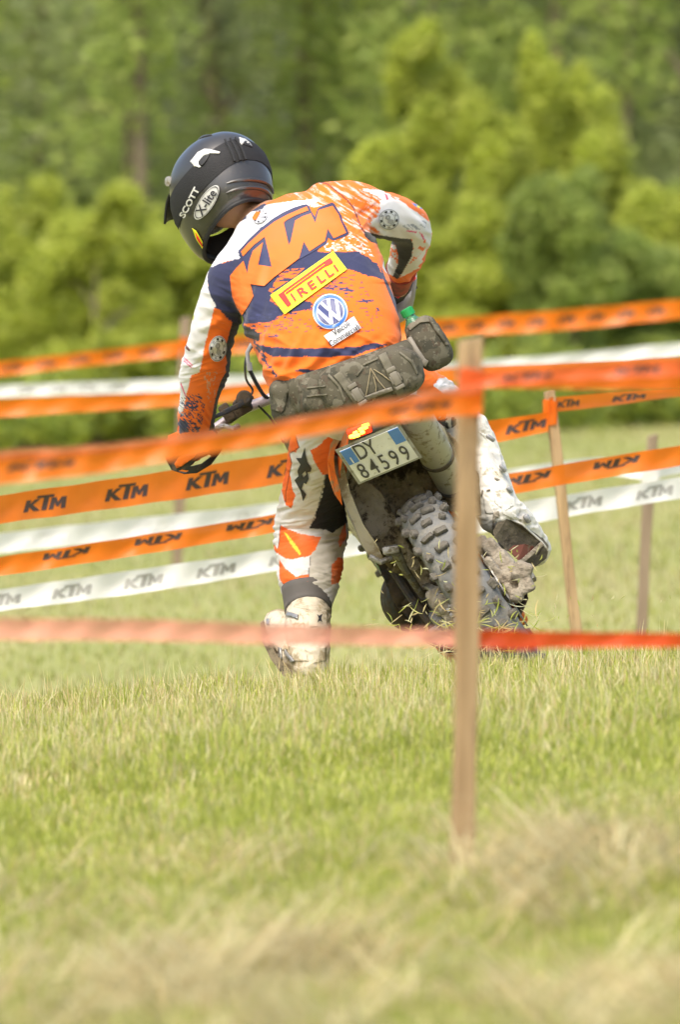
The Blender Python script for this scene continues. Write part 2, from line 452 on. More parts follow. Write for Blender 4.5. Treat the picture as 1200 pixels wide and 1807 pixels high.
# near grass inside the view, thick
x, y = field(230000, 11.0, 22.6, .58, 1.15)
cl = fbm(np.stack([x * 6, y * 3], 1), 3, 3); lush = fbm(np.stack([x * 1.3 + 4, y * .7], 1), 8, 3)
crest = sstep(17.3, 20.5, y)
fine = fbm(np.stack([x * 9, y * 4], 1), 13, 3)
ps = np.clip(.10 + .26 * crest + .18 * straw_mask(x, y) + .35 * (lush - .5) + 1.0 * (fine - .5), .02, .85)
h = (.016 + .07 * np.clip(cl - .2, 0, 1) + .03 * RNG.rand(len(x)) ** 2) * (1 + .2 * crest)
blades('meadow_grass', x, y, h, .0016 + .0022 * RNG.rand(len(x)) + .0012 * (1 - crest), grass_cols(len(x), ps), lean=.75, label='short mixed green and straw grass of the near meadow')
# a few tall stalks with seed heads on the rise
x, y = field(3800, 18.2, 22.3, .85, 1.1); h = RNG.uniform(.05, .13, len(x))
blades('grass_stalks', x, y, h, np.full(len(x), .0018), np.clip(STRAWS[RNG.randint(0, 4, len(x))] * 1.1, 0, .8), lean=.5, label='taller pale grass stalks standing on the rise')
# wider, thinner grass to both sides
x, y = field(60000, 9.5, 23.5, 3.4, 3.8); k = np.abs(x) > (.05 * y) * .93; x = x[k]; y = y[k]
blades('side_grass', x, y, RNG.uniform(.04, .09, len(x)), np.full(len(x), .006), grass_cols(len(x), .25), label='short grass at both sides of the near meadow')
# the field beyond
x, y = field(90000, 23.0, 72.0, 2.6, 7.5, 1.1); cl = fbm(np.stack([x * .8, y * .35], 1), 31, 3)
blades('field_grass', x, y, RNG.uniform(.02, .05, len(x)) * (.6 + cl), .003 + .00009 * y, grass_cols(len(x), np.clip(.26 + .9 * (cl - .45), .05, .8)) * .74, label='cropped yellow green grass of the far field')
# dried mown grass lying in the swaths, in loose bundles of stalks
x, y = field(14000, 11.0, 15.6, .7, .9); k = RNG.rand(len(x)) < straw_mask(x, y); x = x[k]; y = y[k]; n_ = len(x)
az = RNG.uniform(0, 2 * PI, n_); L_ = RNG.uniform(.05, .14, n_)
bx, by = field(3600, 11.0, 15.9, .75, .95); k = RNG.rand(len(bx)) < (.06 + 1.2 * straw_mask(bx, by)); bx = bx[k]; by = by[k]; nb = len(bx)
ba_ = RNG.uniform(0, 2 * PI, nb); ba_ = np.where(RNG.rand(nb) < .6, RNG.normal(.25, .5, nb) + PI * (RNG.rand(nb) < .5), ba_); K_ = 11
px_ = np.repeat(bx, K_) + RNG.normal(0, .022, nb * K_); py_ = np.repeat(by, K_) + RNG.normal(0, .03, nb * K_); pa_ = np.repeat(ba_, K_) + RNG.normal(0, .22, nb * K_)
pl_ = np.repeat(RNG.uniform(.09, .26, nb), K_) * RNG.uniform(.6, 1.2, nb * K_); pt_ = np.repeat(RNG.uniform(.65, 1.2, nb), K_)
x = np.concatenate([x, px_]); y = np.concatenate([y, py_]); az = np.concatenate([az, pa_]); L_ = np.concatenate([L_, pl_]); tn_ = np.concatenate([RNG.uniform(.7, 1.1, n_), pt_]); n_ = len(x)
cc = np.clip(STRAWS[RNG.randint(0, 4, n_)] * tn_[:, None] * RNG.uniform(.85, 1.1, (n_, 1)), 0, .85)
blades('mown_straw', x, y, L_, .0018 + .002 * RNG.rand(n_), cc, flat=(1.05, 1.6), zoff=.02 + .04 * RNG.rand(n_) * (.4 + straw_mask(x, y)), az=az, label='tan dried mown grass lying in loose swaths')

# ================================================================== THE WOOD
LEAF_M = attr_mat('leaves', rough=.6, bump=0, transl=.58, spec=.3)
BARK = mat('bark', (.16, .125, .085), .9, var=.35, scale=9, bump=.6, bump_scale=25, stretch=(1, 1, .2))
def leaf_cloud(cs, rs, n, size, pal, seed):
    r = np.random.RandomState(seed)
    cs = np.asarray(cs); rs = np.asarray(rs); w = (rs[:, 0] * rs[:, 1] * rs[:, 2]) ** (2 / 3.); w = w / w.sum()
    k = r.choice(len(cs), n, p=w); d = r.normal(size=(n, 3)); d /= np.linalg.norm(d, axis=1)[:, None]
    q = d * (r.rand(n) ** .45)[:, None] * rs[k] + cs[k]
    nz = fbm(q * 1.6, seed, 2); keep = nz > .36; q = q[keep]; nz = nz[keep]; n = len(q)
    a = r.normal(size=(n, 3)); a[:, 2] *= .5; a /= np.linalg.norm(a, axis=1)[:, None]
    b = np.cross(a, r.normal(size=(n, 3))); b /= np.linalg.norm(b, axis=1)[:, None]
    s = size * r.uniform(.6, 1.35, n)[:, None]
    V = np.stack([q - a * s, q + b * s * .42, q + a * s, q - b * s * .42], 1).reshape(-1, 3); i = np.arange(n) * 4
    F = np.stack([i, i + 1, i + 2, i + 3], 1)
    pal = np.asarray(pal); c = pal[r.randint(0, len(pal), n)] * r.uniform(.75, 1.3, (n, 1)) * (.80 + .45 * nz)[:, None]
    return V, F, np.repeat(np.clip(c, 0, .8), 4, axis=0)
PAL_DARK = [(.26, .31, .13), (.29, .34, .14), (.215, .265, .115), (.32, .36, .16)]  # all leaf palettes are lightened: distant haze is put into the leaf colour
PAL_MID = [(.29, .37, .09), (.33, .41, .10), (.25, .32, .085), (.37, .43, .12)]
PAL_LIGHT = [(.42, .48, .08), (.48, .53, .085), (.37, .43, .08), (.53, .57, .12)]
def tree(name, x, y, h, cr, kind, label, cat, group, seed, nleaf, pal, size, low=.1, trunk=.08, lean=0):
    r = np.random.RandomState(seed); z = float(ground_z(x, y))
    t = thing(name, (x, y, z), label, cat, group)
    mb = MB(); top = Vector((x + lean, y, z + h * .8))
    mb.tube([Vector((x, y, z - .1)), Vector((x + lean * .3 + .03, y, z + h * .3)), Vector((x + lean * .6 - .02, y, z + h * .55)), top], [trunk, trunk * .8, trunk * .55, trunk * .2], 9)
    cs = []; rs = []
    nb = 9 if kind == 'tree' else 7
    for k in range(nb):
        u = (k + .5) / nb; hz = z + h * (low + (1 - low) * u * .92); an = r.uniform(0, 2 * PI)
        rr = cr * (.62 + .38 * math.sin(PI * min(1, .3 + u * .6))) * .62; off = cr * .62 * r.uniform(.3, 1)
        c = Vector((x + lean * u + math.cos(an) * off, y + math.sin(an) * off, hz))
        mb.tube([Vector((x + lean * u * .5, y, z + h * max(.08, (low + (1 - low) * u * .75)))), (c + Vector((x + lean * u * .5, y, hz))) / 2 + Vector((0, 0, -.05)), c], [trunk * .35, trunk * .25, .012], 6)
        cs.append(c); rs.append((rr, rr, max(.25, h * .16) * r.uniform(.8, 1.2)))
    # thin upright shoots give an uneven outline
    for k in range(4):
        an = r.uniform(0, 2 * PI); o_ = cr * r.uniform(.1, .8); c = Vector((x + lean + math.cos(an) * o_, y + math.sin(an) * o_, z + h * r.uniform(.82, 1.02)))
        cs.append(c); rs.append((.24 * cr + .05, .24 * cr + .05, .13 * h + .05))
    mb.obj('trunk', BARK, t, smooth=True)
    V, F, C = leaf_cloud([tuple(c) for c in cs], rs, nleaf, size, pal, seed)
    link('crown', mesh_np('crown', V, F, False, C, [LEAF_M]), t)
    return t
def tx(px, D): return (px - 600.0) * D / FPX
def th(py, D): return CAM_H + (430.0 - py) * D / FPX     # height of a point seen at row py
# tall wood: each tree gets its own place, height and label
far_tr = [(-560, 92, 9), (-330, 88, 8.5), (-120, 93, 9), (60, 86, 8.5), (235, 84, 9.5), (390, 92, 8.5), (520, 87, 9), (690, 90, 9.5), (830, 95, 8.5), (960, 88, 9), (1090, 91, 9.5), (1230, 87, 8.5), (1420, 93, 9), (1650, 89, 9)]
wood_where = ['far outside the left edge of the field', 'outside the left edge, second of its row', 'just outside the left edge of the field', 'at the left picture edge, above the low yellow green bushes', 'right behind the brown trunk left of the helmet', 'above and behind the rider\'s helmet', 'between the helmet and the slender leaning tree', 'behind the slender leaning tree at the rider\'s right', 'behind the tall loose yellow green sapling', 'behind the bright pointed sapling', 'behind the slender tree on the right', 'at the right picture edge', 'just outside the right edge of the field', 'far outside the right edge of the field']
for i, (px, D, h) in enumerate(far_tr):
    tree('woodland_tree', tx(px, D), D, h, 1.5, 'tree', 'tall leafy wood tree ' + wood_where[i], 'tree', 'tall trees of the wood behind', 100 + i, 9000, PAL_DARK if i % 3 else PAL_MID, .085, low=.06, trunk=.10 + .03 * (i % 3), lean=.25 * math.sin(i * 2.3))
# bare lower trunks standing in front of the wood
for i, (px, D, h, ln, r0) in enumerate([(238, 80, 6.5, .12, .085), (205, 81, 6.0, .25, .07), (700, 81, 6.5, .55, .05), (1080, 82, 6.0, .3, .06)]):
    lab = ['brown bare-stemmed tree rising behind the helmet, left of the rider', 'thin bare-stemmed tree just left of the brown trunk behind the helmet', 'slender leaning tree behind the rider\'s right shoulder', 'slender tree behind the pale bushes on the right'][i]
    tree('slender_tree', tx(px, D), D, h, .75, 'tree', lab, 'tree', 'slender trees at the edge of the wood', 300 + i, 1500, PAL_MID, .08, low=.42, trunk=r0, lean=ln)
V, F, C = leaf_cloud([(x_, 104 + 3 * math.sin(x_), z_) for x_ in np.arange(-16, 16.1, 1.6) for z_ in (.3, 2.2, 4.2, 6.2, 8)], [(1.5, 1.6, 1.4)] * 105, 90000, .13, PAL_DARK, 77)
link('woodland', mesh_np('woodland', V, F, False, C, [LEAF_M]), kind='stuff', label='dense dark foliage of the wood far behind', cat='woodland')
# bushes: (px centre, distance, row of the top, crown half-width in px, palette, label)
bushes = [
 (110, 73.5, 420, 120, PAL_LIGHT, 'low yellow green bush between two others left of the rider'),
 (350, 70, 430, 120, PAL_LIGHT, 'low yellow green bush just left of the rider\'s arm'),
 (1030, 75, 215, 110, PAL_LIGHT, 'broad tall yellow green bush behind the bright pointed sapling'),
 (830, 70, 400, 120, PAL_LIGHT, 'low yellow green bush right behind the main stake top'),
 (1150, 70, 440, 110, PAL_MID, 'low green bush above the far tapes at the right edge'),
 (-330, 72, 330, 190, PAL_MID, 'green bush beyond the left edge of the field'),
 (-120, 70, 345, 150, PAL_LIGHT, 'yellow green bush at the far left of the treeline'),
 (40, 71, 372, 105, PAL_LIGHT, 'low yellow green bush behind the far left tape ends'),
 (170, 69, 378, 95, PAL_LIGHT, 'yellow green bush left of the helmet, above the far tapes'),
 (280, 71, 385, 100, PAL_LIGHT, 'yellow green bush directly behind the rider\'s left arm'),
 (420, 73, 350, 110, PAL_LIGHT, 'yellow green bush behind the helmet and neck'),
 (560, 74, 330, 115, PAL_MID, 'green bush hidden mostly by the rider\'s back'),
 (690, 72, 300, 85, PAL_LIGHT, 'light green bush just right of the rider\'s shoulder'),
 (775, 74, 120, 70, PAL_LIGHT, 'tall loose yellow green sapling right of the rider'),
 (860, 72, 225, 95, PAL_LIGHT, 'broad yellow green bush above the main stake'),
 (900, 76, 100, 55, PAL_MID, 'thin tall green sapling above the main stake'),
 (975, 73, 150, 60, PAL_LIGHT, 'tallest bright sapling with a pointed top, right of the stake'),
 (1010, 69, 330, 90, PAL_MID, 'darker green bush below the bright pointed sapling'),
 (1090, 72, 290, 85, PAL_LIGHT, 'yellow green bush above the right far tapes'),
 (1190, 71, 335, 90, PAL_LIGHT, 'yellow green bush cut by the right picture edge'),
 (1330, 73, 300, 140, PAL_MID, 'green bush beyond the right picture edge'),
 (1560, 72, 330, 180, PAL_LIGHT, 'yellow green bush far beyond the right picture edge')]
for i, (px, D, top, hw, pal, lab) in enumerate(bushes):
    h = th(top, D) - float(ground_z(tx(px, D), D))
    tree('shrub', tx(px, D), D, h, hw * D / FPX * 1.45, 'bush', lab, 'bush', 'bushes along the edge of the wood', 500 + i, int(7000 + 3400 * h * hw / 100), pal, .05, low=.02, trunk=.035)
# dense low growth at the foot of the bushes
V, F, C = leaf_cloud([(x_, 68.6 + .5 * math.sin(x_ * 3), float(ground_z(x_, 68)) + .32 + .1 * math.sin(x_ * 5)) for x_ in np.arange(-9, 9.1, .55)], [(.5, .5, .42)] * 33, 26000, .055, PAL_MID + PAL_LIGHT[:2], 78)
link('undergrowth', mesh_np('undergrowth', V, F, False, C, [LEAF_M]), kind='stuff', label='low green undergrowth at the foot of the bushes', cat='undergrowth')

# ================================================================== STAKES AND TAPES
WOOD = mat('stake_wood', (.29, .19, .09), .85, var=.3, scale=6, c2=(.47, .33, .175), mud=(.19, .125, .07), mud_amt=.25, mud_scale=8, bump=.6, bump_scale=18, stretch=(3, 3, .35))
WOOD2 = mat('stake_wood_grey', (.20, .145, .095), .85, var=.3, scale=6, c2=(.32, .24, .16), bump=.35, bump_scale=18, stretch=(3, 3, .35))
def stake(top, bot, D0, w, label, m, D1=None, nm='wooden_stake', rot=.3, foot=.12):
    a = P(top[0], top[1], D0); b = P(bot[0], bot[1], D1 or D0)
    if b.z > float(ground_z(b.x, b.y)) - .05:
        d = (b - a).normalized(); b = a + d * ((float(ground_z(b.x, b.y)) - foot - a.z) / d.z)
    o = MB(); N = 14; pts = []; ax = (b - a); e1 = Vector((math.cos(rot), math.sin(rot), 0)); e2 = Vector((-math.sin(rot), math.cos(rot), 0))
    V = []; F = []
    for i in range(N + 1):
        t = i / N; p = a + ax * t + Vector((.002 * math.sin(t * 9 + a.x * 40), 0, 0)); s = w / 2 * (1 + .05 * math.sin(t * 14 + a.x * 9)) * (1 - (.0 if t < .93 else (t - .93) * 8))
        c = .22
        for (u, v) in ((-1, -1 + c), (-1 + c, -1), (1 - c, -1), (1, -1 + c), (1, 1 - c), (1 - c, 1), (-1 + c, 1), (-1, 1 - c)):
            q = p + e1 * (u * s) + e2 * (v * s * .75)
            if i == 0: q.z += .004 * u
            V.append(q)
    for i in range(N):
        for k in range(8): F.append((i * 8 + k, i * 8 + (k + 1) % 8, (i + 1) * 8 + (k + 1) % 8, (i + 1) * 8 + k))
    F += [tuple(range(7, -1, -1)), tuple(N * 8 + k for k in range(8))]
    o.add(V, F); me = o.me(nm, m); auto_smooth(me, 30)
    # object origin at the foot, so that the grain is the stake's own
    me.transform(Matrix.Translation(-b)); ob = bpy.data.objects.new(nm, me); COL.objects.link(ob); ob.location = b
    ob['label'] = label; ob['category'] = 'stake'; ob['group'] = 'wooden stakes that carry the course tapes'
    return ob
S1 = stake((830, 598), (817, 1525), 15.0, .039, 'thick blurred wooden stake in front of the motorcycle, nearest the camera', WOOD)
S2 = stake((969, 690), (1019, 1122), 26.0, .031, 'leaning wooden stake right of the motorcycle with orange tape tied near its top', WOOD)
S3 = stake((1152, 768), (1132, 1110), 31.0, .036, 'short grey stake near the right edge with white tape tied to its top', WOOD2)
S4 = stake((327, 560), (318, 830), 40.0, .045, 'pale faint stake far behind the rider\'s left arm', WOOD2)

def film(name, c, transp=.1, transl=.45, rough=.35):
    m, n, l, b = new_mat(name)
    tc = n.new('ShaderNodeTexCoord'); nz = n.new('ShaderNodeTexNoise'); nz.inputs['Scale'].default_value = 7; nz.inputs['Detail'].default_value = 4
    l.new(tc.outputs['Object'], nz.inputs['Vector'])
    mx = n.new('ShaderNodeMix'); mx.data_type = 'RGBA'; mx.inputs['A'].default_value = (*[v * .88 for v in c], 1); mx.inputs['B'].default_value = (*[min(1, v * 1.08) for v in c], 1)
    l.new(nz.outputs['Fac'], mx.inputs['Factor'])
    l.new(mx.outputs['Result'], b.inputs['Base Color']); b.inputs['Roughness'].default_value = rough
    t = n.new('ShaderNodeBsdfTranslucent'); l.new(mx.outputs['Result'], t.inputs['Color'])
    tr = n.new('ShaderNodeBsdfTransparent'); tr.inputs['Color'].default_value = (*[min(1, .35 + .65 * v ** .4) for v in c], 1)
    m1 = n.new('ShaderNodeMixShader'); m1.inputs[0].default_value = transl; l.new(b.outputs[0], m1.inputs[1]); l.new(t.outputs[0], m1.inputs[2])
    m2 = n.new('ShaderNodeMixShader'); m2.inputs[0].default_value = transp; l.new(m1.outputs[0], m2.inputs[1]); l.new(tr.outputs[0], m2.inputs[2])
    l.new(m2.outputs[0], n['Material Output'].inputs['Surface'])
    bp = n.new('ShaderNodeBump'); bp.inputs['Strength'].default_value = .3; bp.inputs['Distance'].default_value = .01; l.new(nz.outputs['Fac'], bp.inputs['Height']); l.new(bp.outputs[0], b.inputs['Normal'])
    return m
T_OR = film('orange_tape_film', (.95, .22, .012), .06); T_ORR = film('red_orange_tape_film', (.95, .19, .05), .12)
T_PALE = film('thin_orange_tape_film', (1.0, .42, .30), .22, .3); T_WH = film('white_tape_film', (.84, .84, .82), .05, .35)
INK = mat('tape_ink', (.06, .035, .025), .5); INKG = mat('tape_ink_grey', (.30, .30, .28), .6)
def tape(label, keys, m, prints=(), nm='course_tape', grp='printed course tapes strung between stakes', text_m=INK, flip=False, twist=0, fold=None, tm=(1, 1)):
    """keys: (px, py_top, py_bottom, D)"""
    t = thing(nm, P(keys[0][0], keys[0][2], keys[0][3]), label, 'barrier tape', grp)
    K = catmull([(k[0], k[1], k[2], k[3]) for k in keys], 30); V = []; F = []; rows = 13
    def surf(u, v, off=0):
        """u index along K (float), v 0 top..1 bottom"""
        i = min(int(u), len(K) - 2); f = u - i; k = K[i] * (1 - f) + K[i + 1] * f
        a = P(k[0], k[1], k[3]); b = P(k[0], k[2], k[3]); w = (b - a).length
        p = a.lerp(b, v); p.y += w * (.10 * math.sin(v * PI) + .06 * math.sin(k[0] * .03 + v * 2) + .05 * math.sin(k[0] * .085 + v * 3.2 + k[3]) + .012 * math.sin(k[0] * .21 - v * 2.1)); p.z += w * .012 * math.sin(k[0] * .05 + v * 1.5 + k[3] * 3); p.y -= off + twist * w * (v - .5)
        return p
    for i in range(len(K)):
        for j in range(rows): V.append(surf(i, j / (rows - 1)))
    for i in range(len(K) - 1):
        for j in range(rows - 1): F.append((i * rows + j, (i + 1) * rows + j, (i + 1) * rows + j + 1, i * rows + j + 1))
    link('film', mesh_np('film', V, F, True, mats=[m]), t)
    if fold:
        V2 = []; 
        for i in range(len(K)):
            for j in (0, 1): V2.append(surf(i, fold[0] + (fold[1] - fold[0]) * j, .004))
        F2 = [(i * 2, i * 2 + 2, i * 2 + 3, i * 2 + 1) for i in range(len(K) - 1)]
        link('folded_edge', mesh_np('folded_edge', V2, F2, True, mats=[fold[2]]), t)
    xs = K[:, 0]
    for (px, wpx) in prints:
        if px < xs.min() or px > xs.max(): continue
        me2 = shape2d(polys=LOGO); bm = bmesh.new(); bm.from_mesh(me2); grid_cut(bm, .9)
        for v in bm.verts:
            lx = v.co.x / 10.0 - .5; ly = v.co.y / 3.6          # 0..1
            if flip: ly = 1 - ly; lx = -lx
            q = px + (lx + .0) * wpx
            u = np.interp(q, xs, np.arange(len(xs))); vv = tm[0] * .24 + (1 - ly) * .50 * tm[1] + (1 - tm[1]) * .25
            v.co = surf(float(u), float(vv), .002)
        me = bpy.data.meshes.new('print'); bm.to_mesh(me); bm.free(); me.materials.append(text_m); link('print', me, t)
    return t
# the three slanted capitals of the tape print, 10 wide and 3.6 high
LOGO = [[(0, 0), (1.1, 0), (1.4, 1.1), (2.4, 0), (3.9, 0), (2.3, 1.6), (4.1, 2.9), (2.8, 2.9), (1.65, 1.95), (1.9, 2.9), (.8, 2.9)],
        [(3.2, 3.05), (4.85, 3.05), (4.15, 0), (5.4, 0), (6.1, 3.05), (7.2, 3.05), (7.35, 3.7), (3.35, 3.7)],
        [(5.9, 0), (7.0, 0), (7.35, 1.6), (7.7, .6), (8.3, .6), (8.9, 1.6), (8.7, 0), (9.8, 0), (10.2, 2.9), (9.0, 2.9), (8.1, 1.7), (7.8, 2.9), (6.65, 2.9)]]
# nearest tape, left of the thick stake, and its knot
tape('near orange tape crossing before the rider\'s hips, tied to the thick stake', [(-260, 835, 900, 14.7), (0, 800, 855, 14.75), (150, 790, 838, 14.79), (300, 773, 812, 14.82), (430, 756, 791, 14.85), (640, 716, 752, 14.9), (760, 695, 738, 14.93), (810, 688, 734, 14.945), (851, 682, 732, 14.955)], T_OR, [(70, 120), (740, 110)], fold=(-.10, .22, film('tape_fold', (.95, .42, .22), .5)), tm=(1, .5))
tape('near red orange tape leaving the thick stake towards the right edge', [(812, 655, 684, 14.955), (851, 655, 684, 14.96), (1000, 646, 672, 14.98), (1200, 633, 664, 15.0), (1400, 622, 655, 15.05)], T_ORR, [(930, 90), (1125, 80)], tm=(1, .9))
tape('lower folded strand of the near red orange tape on the right', [(851, 668, 684, 14.97), (1000, 667, 686, 15.0), (1200, 662, 690, 15.03), (1400, 660, 692, 15.08)], T_OR, [])
tape('lowest pale orange tape running behind the thick stake above the grass', [(-260, 1088, 1130, 14.6), (0, 1091, 1129, 14.7), (260, 1093, 1131, 14.8), (500, 1102, 1137, 14.9), (690, 1107, 1139, 15.03), (840, 1110, 1141, 15.06)], T_PALE, [])
tape('lowest red orange tape at the right, just above the grass crest', [(800, 1110, 1141, 15.08), (900, 1112, 1146, 15.1), (1000, 1115, 1143, 15.15), (1200, 1117, 1142, 15.2), (1400, 1119, 1142, 15.3)], film('red_tape_film', (.88, .10, .015), .05), [])
def knot(px0, px1, py0, py1, D, w, m, label, grp):
    c = P((px0 + px1) / 2, (py0 + py1) / 2, D); mb = MB(); hz = (py1 - py0) / 2 * mpp(D); hw = (px1 - px0) / 2 * mpp(D)
    prof = []; n = 20; V = []; F = []
    for i in range(6):
        t = i / 5
        for k in range(n):
            a = 2 * PI * k / n; cx = math.copysign(abs(math.cos(a)) ** .55, math.cos(a)); sx = math.copysign(abs(math.sin(a)) ** .55, math.sin(a))
            r = 1 + .06 * math.sin(3 * a + t * 5)
            V.append(c + Vector((cx * hw * r, sx * hw * .85 * r, hz * (1 - 2 * t) + .15 * hw * math.sin(a * 2 + t * 3))))
    for i in range(5):
        for k in range(n): F.append((i * n + k, i * n + (k + 1) % n, (i + 1) * n + (k + 1) % n, (i + 1) * n + k))
    mb.add(V, F); o = mb.obj('tape_wrap', m, None, True); o['label'] = label; o['category'] = 'barrier tape'; o['group'] = grp
    me = o.data; return o
G2 = 'wraps of tape tied round the stakes'
knot(808, 853, 650, 728, 15.0, .04, T_ORR, 'orange tape wrapped round the thick near stake', G2)
knot(958, 984, 706, 750, 26.0, .03, T_OR, 'orange tape wrapped round the top of the leaning stake', G2)
knot(1132, 1166, 822, 850, 31.0, .03, T_WH, 'white tape wrapped round the top of the short grey stake', G2)
knot(316, 336, 596, 632, 40.0, .03, T_OR, 'orange tape wrapped round the pale far stake', G2)
# middle tapes
tape('orange printed tape reaching from the left edge behind the rider to the leaning stake', [(-200, 905, 955, 24), (0, 874, 924, 24.4), (250, 838, 890, 24.8), (500, 800, 853, 25.2), (700, 772, 820, 25.6), (850, 745, 786, 25.85), (968, 727, 762, 25.97)], T_OR, [(78, 76), (222, 76), (365, 76), (508, 76), (650, 70), (928, 72)])
tape('orange tape running right from the top of the leaning stake', [(970, 702, 728, 25.97), (1080, 692, 716, 26.3), (1200, 684, 700, 26.8), (1380, 672, 688, 27.4)], T_OR, [(1003, 40), (1110, 60)])
tape('orange tape with upside-down print crossing low behind the motorcycle', [(-200, 1012, 1044, 25), (0, 983, 1016, 25.1), (240, 946, 980, 25.2), (440, 915, 947, 25.3), (700, 868, 902, 25.4), (900, 836, 872, 25.5), (1050, 810, 846, 25.6), (1200, 786, 822, 25.7), (1380, 757, 792, 25.8)], T_OR, [(118, 84), (280, 84), (442, 84), (604, 84), (768, 82), (932, 84), (1090, 82)], flip=True, tm=(.5, .8))
tape('lowest white printed tape crossing the field from left edge to right edge', [(-200, 1066, 1104, 26.4), (0, 1040, 1078, 26.45), (250, 1004, 1046, 26.5), (480, 970, 1008, 26.55), (700, 926, 966, 26.6), (915, 887, 928, 26.65), (1030, 868, 907, 26.7), (1200, 842, 880, 26.8), (1380, 815, 853, 26.9)], T_WH, [(0, 70), (125, 70), (252, 70), (380, 70), (508, 70), (1030, 66), (1155, 66)], text_m=INKG)
tape('faint white tape between two orange printed tapes, ending at the grey stake', [(-200, 968, 1004, 30), (0, 941, 976, 30.2), (250, 913, 950, 30.4), (480, 888, 925, 30.6), (700, 855, 890, 30.8), (900, 828, 860, 30.9), (1050, 808, 838, 31), (1150, 822, 848, 31)], T_WH, [(80, 80), (270, 80), (420, 70)], text_m=mat('faded_ink', (.62, .62, .6), .6))
tape('short white tape leaving the grey stake at the right edge', [(1150, 822, 850, 31), (1200, 812, 836, 31.2), (1380, 790, 815, 31.6)], T_WH, [])
# far tapes
tape('topmost far orange tape left of the pale stake', [(-200, 660, 690, 40), (0, 638, 664, 40), (160, 620, 645, 40), (325, 601, 628, 40)], T_OR, [(20, 35), (80, 35), (140, 35), (200, 35), (262, 35)], tm=(1, .8))
tape('topmost far orange tape running right behind the rider to the right edge', [(325, 598, 628, 40), (550, 583, 616, 40), (780, 562, 596, 40), (1000, 546, 582, 40), (1200, 528, 562, 40), (1400, 512, 545, 40)], T_OR, [(430, 34), (790, 30), (840, 30), (893, 30), (946, 30), (1000, 30), (1052, 30), (1105, 30), (1158, 30)], tm=(1, .8))
tape('far white tape just below the topmost orange tape', [(-200, 690, 714, 38), (0, 679, 701, 38), (310, 667, 690, 38), (600, 650, 675, 38), (860, 634, 658, 38), (1000, 624, 648, 38), (1200, 604, 630, 38), (1400, 588, 612, 38)], T_WH, [(45, 30), (100, 30), (155, 30), (210, 30)], text_m=INKG)
tape('far orange tape below the far white tape, behind the rider\'s left arm', [(-200, 722, 752, 36), (0, 705, 736, 36), (310, 690, 716, 36), (480, 672, 700, 36), (700, 655, 682, 36), (830, 648, 672, 36), (1050, 640, 664, 36), (1300, 630, 655, 36)], T_OR, [])

# ================================================================== THE MOTORCYCLE
LEAN = rad(33)
CW = P(975, 1262, 22.05)
BR = Vector((math.cos(LEAN), 0, math.sin(LEAN))); BU = Vector((-math.sin(LEAN), 0, math.cos(LEAN))); BF = Vector((-.075, .997, 0))
def B(a, b, c): return CW + BR * a + BU * b + BF * c
MBK = Matrix((BR, BF, BU)).transposed()          # columns: right, forward, up of the machine
def rotm(axis, deg): return Matrix.Rotation(rad(deg), 3, axis)
MUD = (.27, .235, .165); MUDD = (.10, .075, .045); MUDG = (.25, .25, .22)
M_TYRE = mat('muddy_tyre_rubber', (.125, .128, .12), .85, c2=(.18, .18, .17), scale=16, mud=(.20, .19, .16), mud_amt=.45, mud_scale=18, bump=.5, bump_scale=70)
M_KNOB = mat('muddy_tread', (.10, .09, .07), .85, c2=(.17, .155, .125), scale=30, mud=(.10, .09, .075), mud_amt=.25, mud_scale=30, bump=.6, bump_scale=90)
M_METAL = mat('dirty_metal', (.40, .39, .36), .5, .6, mud=MUD, mud_amt=.45, mud_scale=30, bump=.3, bump_scale=80)
M_DARK = mat('dark_metal', (.05, .048, .042), .55, .3, mud=MUDD, mud_amt=.6, mud_scale=20, bump=.4, bump_scale=70)
M_BLACK = mat('black_plastic', (.022, .022, .022), .45, mud=MUDD, mud_amt=.3, mud_scale=22)
M_ORP = mat('orange_plastic', (.80, .155, .015), .38, mud=(.36, .2, .09), mud_amt=.35, mud_scale=14, coat=.3)
M_CREAM = mat('dusty_white_plastic', (.52, .46, .34), .55, mud=(.30, .235, .14), mud_amt=.45, mud_scale=10, bump=.15)
M_SIL = mat('dusty_silencer', (.43, .40, .31), .42, .25, var=.1, scale=6, mud=(.27, .23, .15), mud_amt=.32, mud_scale=30)
M_UNDER = mat('mud_caked_plastic', (.42, .36, .25), .9, c2=(.16, .115, .06), scale=9, mud=(.05, .036, .02), mud_amt=.44, mud_scale=13, bump=1.0, bump_scale=55)
M_UNDERL = mat('dry_mud_plastic', (.56, .48, .34), .9, c2=(.36, .29, .18), scale=14, mud=(.09, .065, .035), mud_amt=.28, mud_scale=24, bump=.9, bump_scale=60)
M_CLAY = mat('dry_clay', (.38, .335, .255), .95, c2=(.24, .20, .145), scale=25, bump=1.0, bump_scale=60)
M_GRN = mat('green_hose', (.01, .22, .10), .4)
M_SEAT = mat('black_seat_vinyl', (.02, .02, .02), .7, bump=.3, bump_scale=200)
bike = thing('motorcycle', CW, 'muddy orange and white enduro motorcycle leaning hard left under its rider', 'motorcycle')

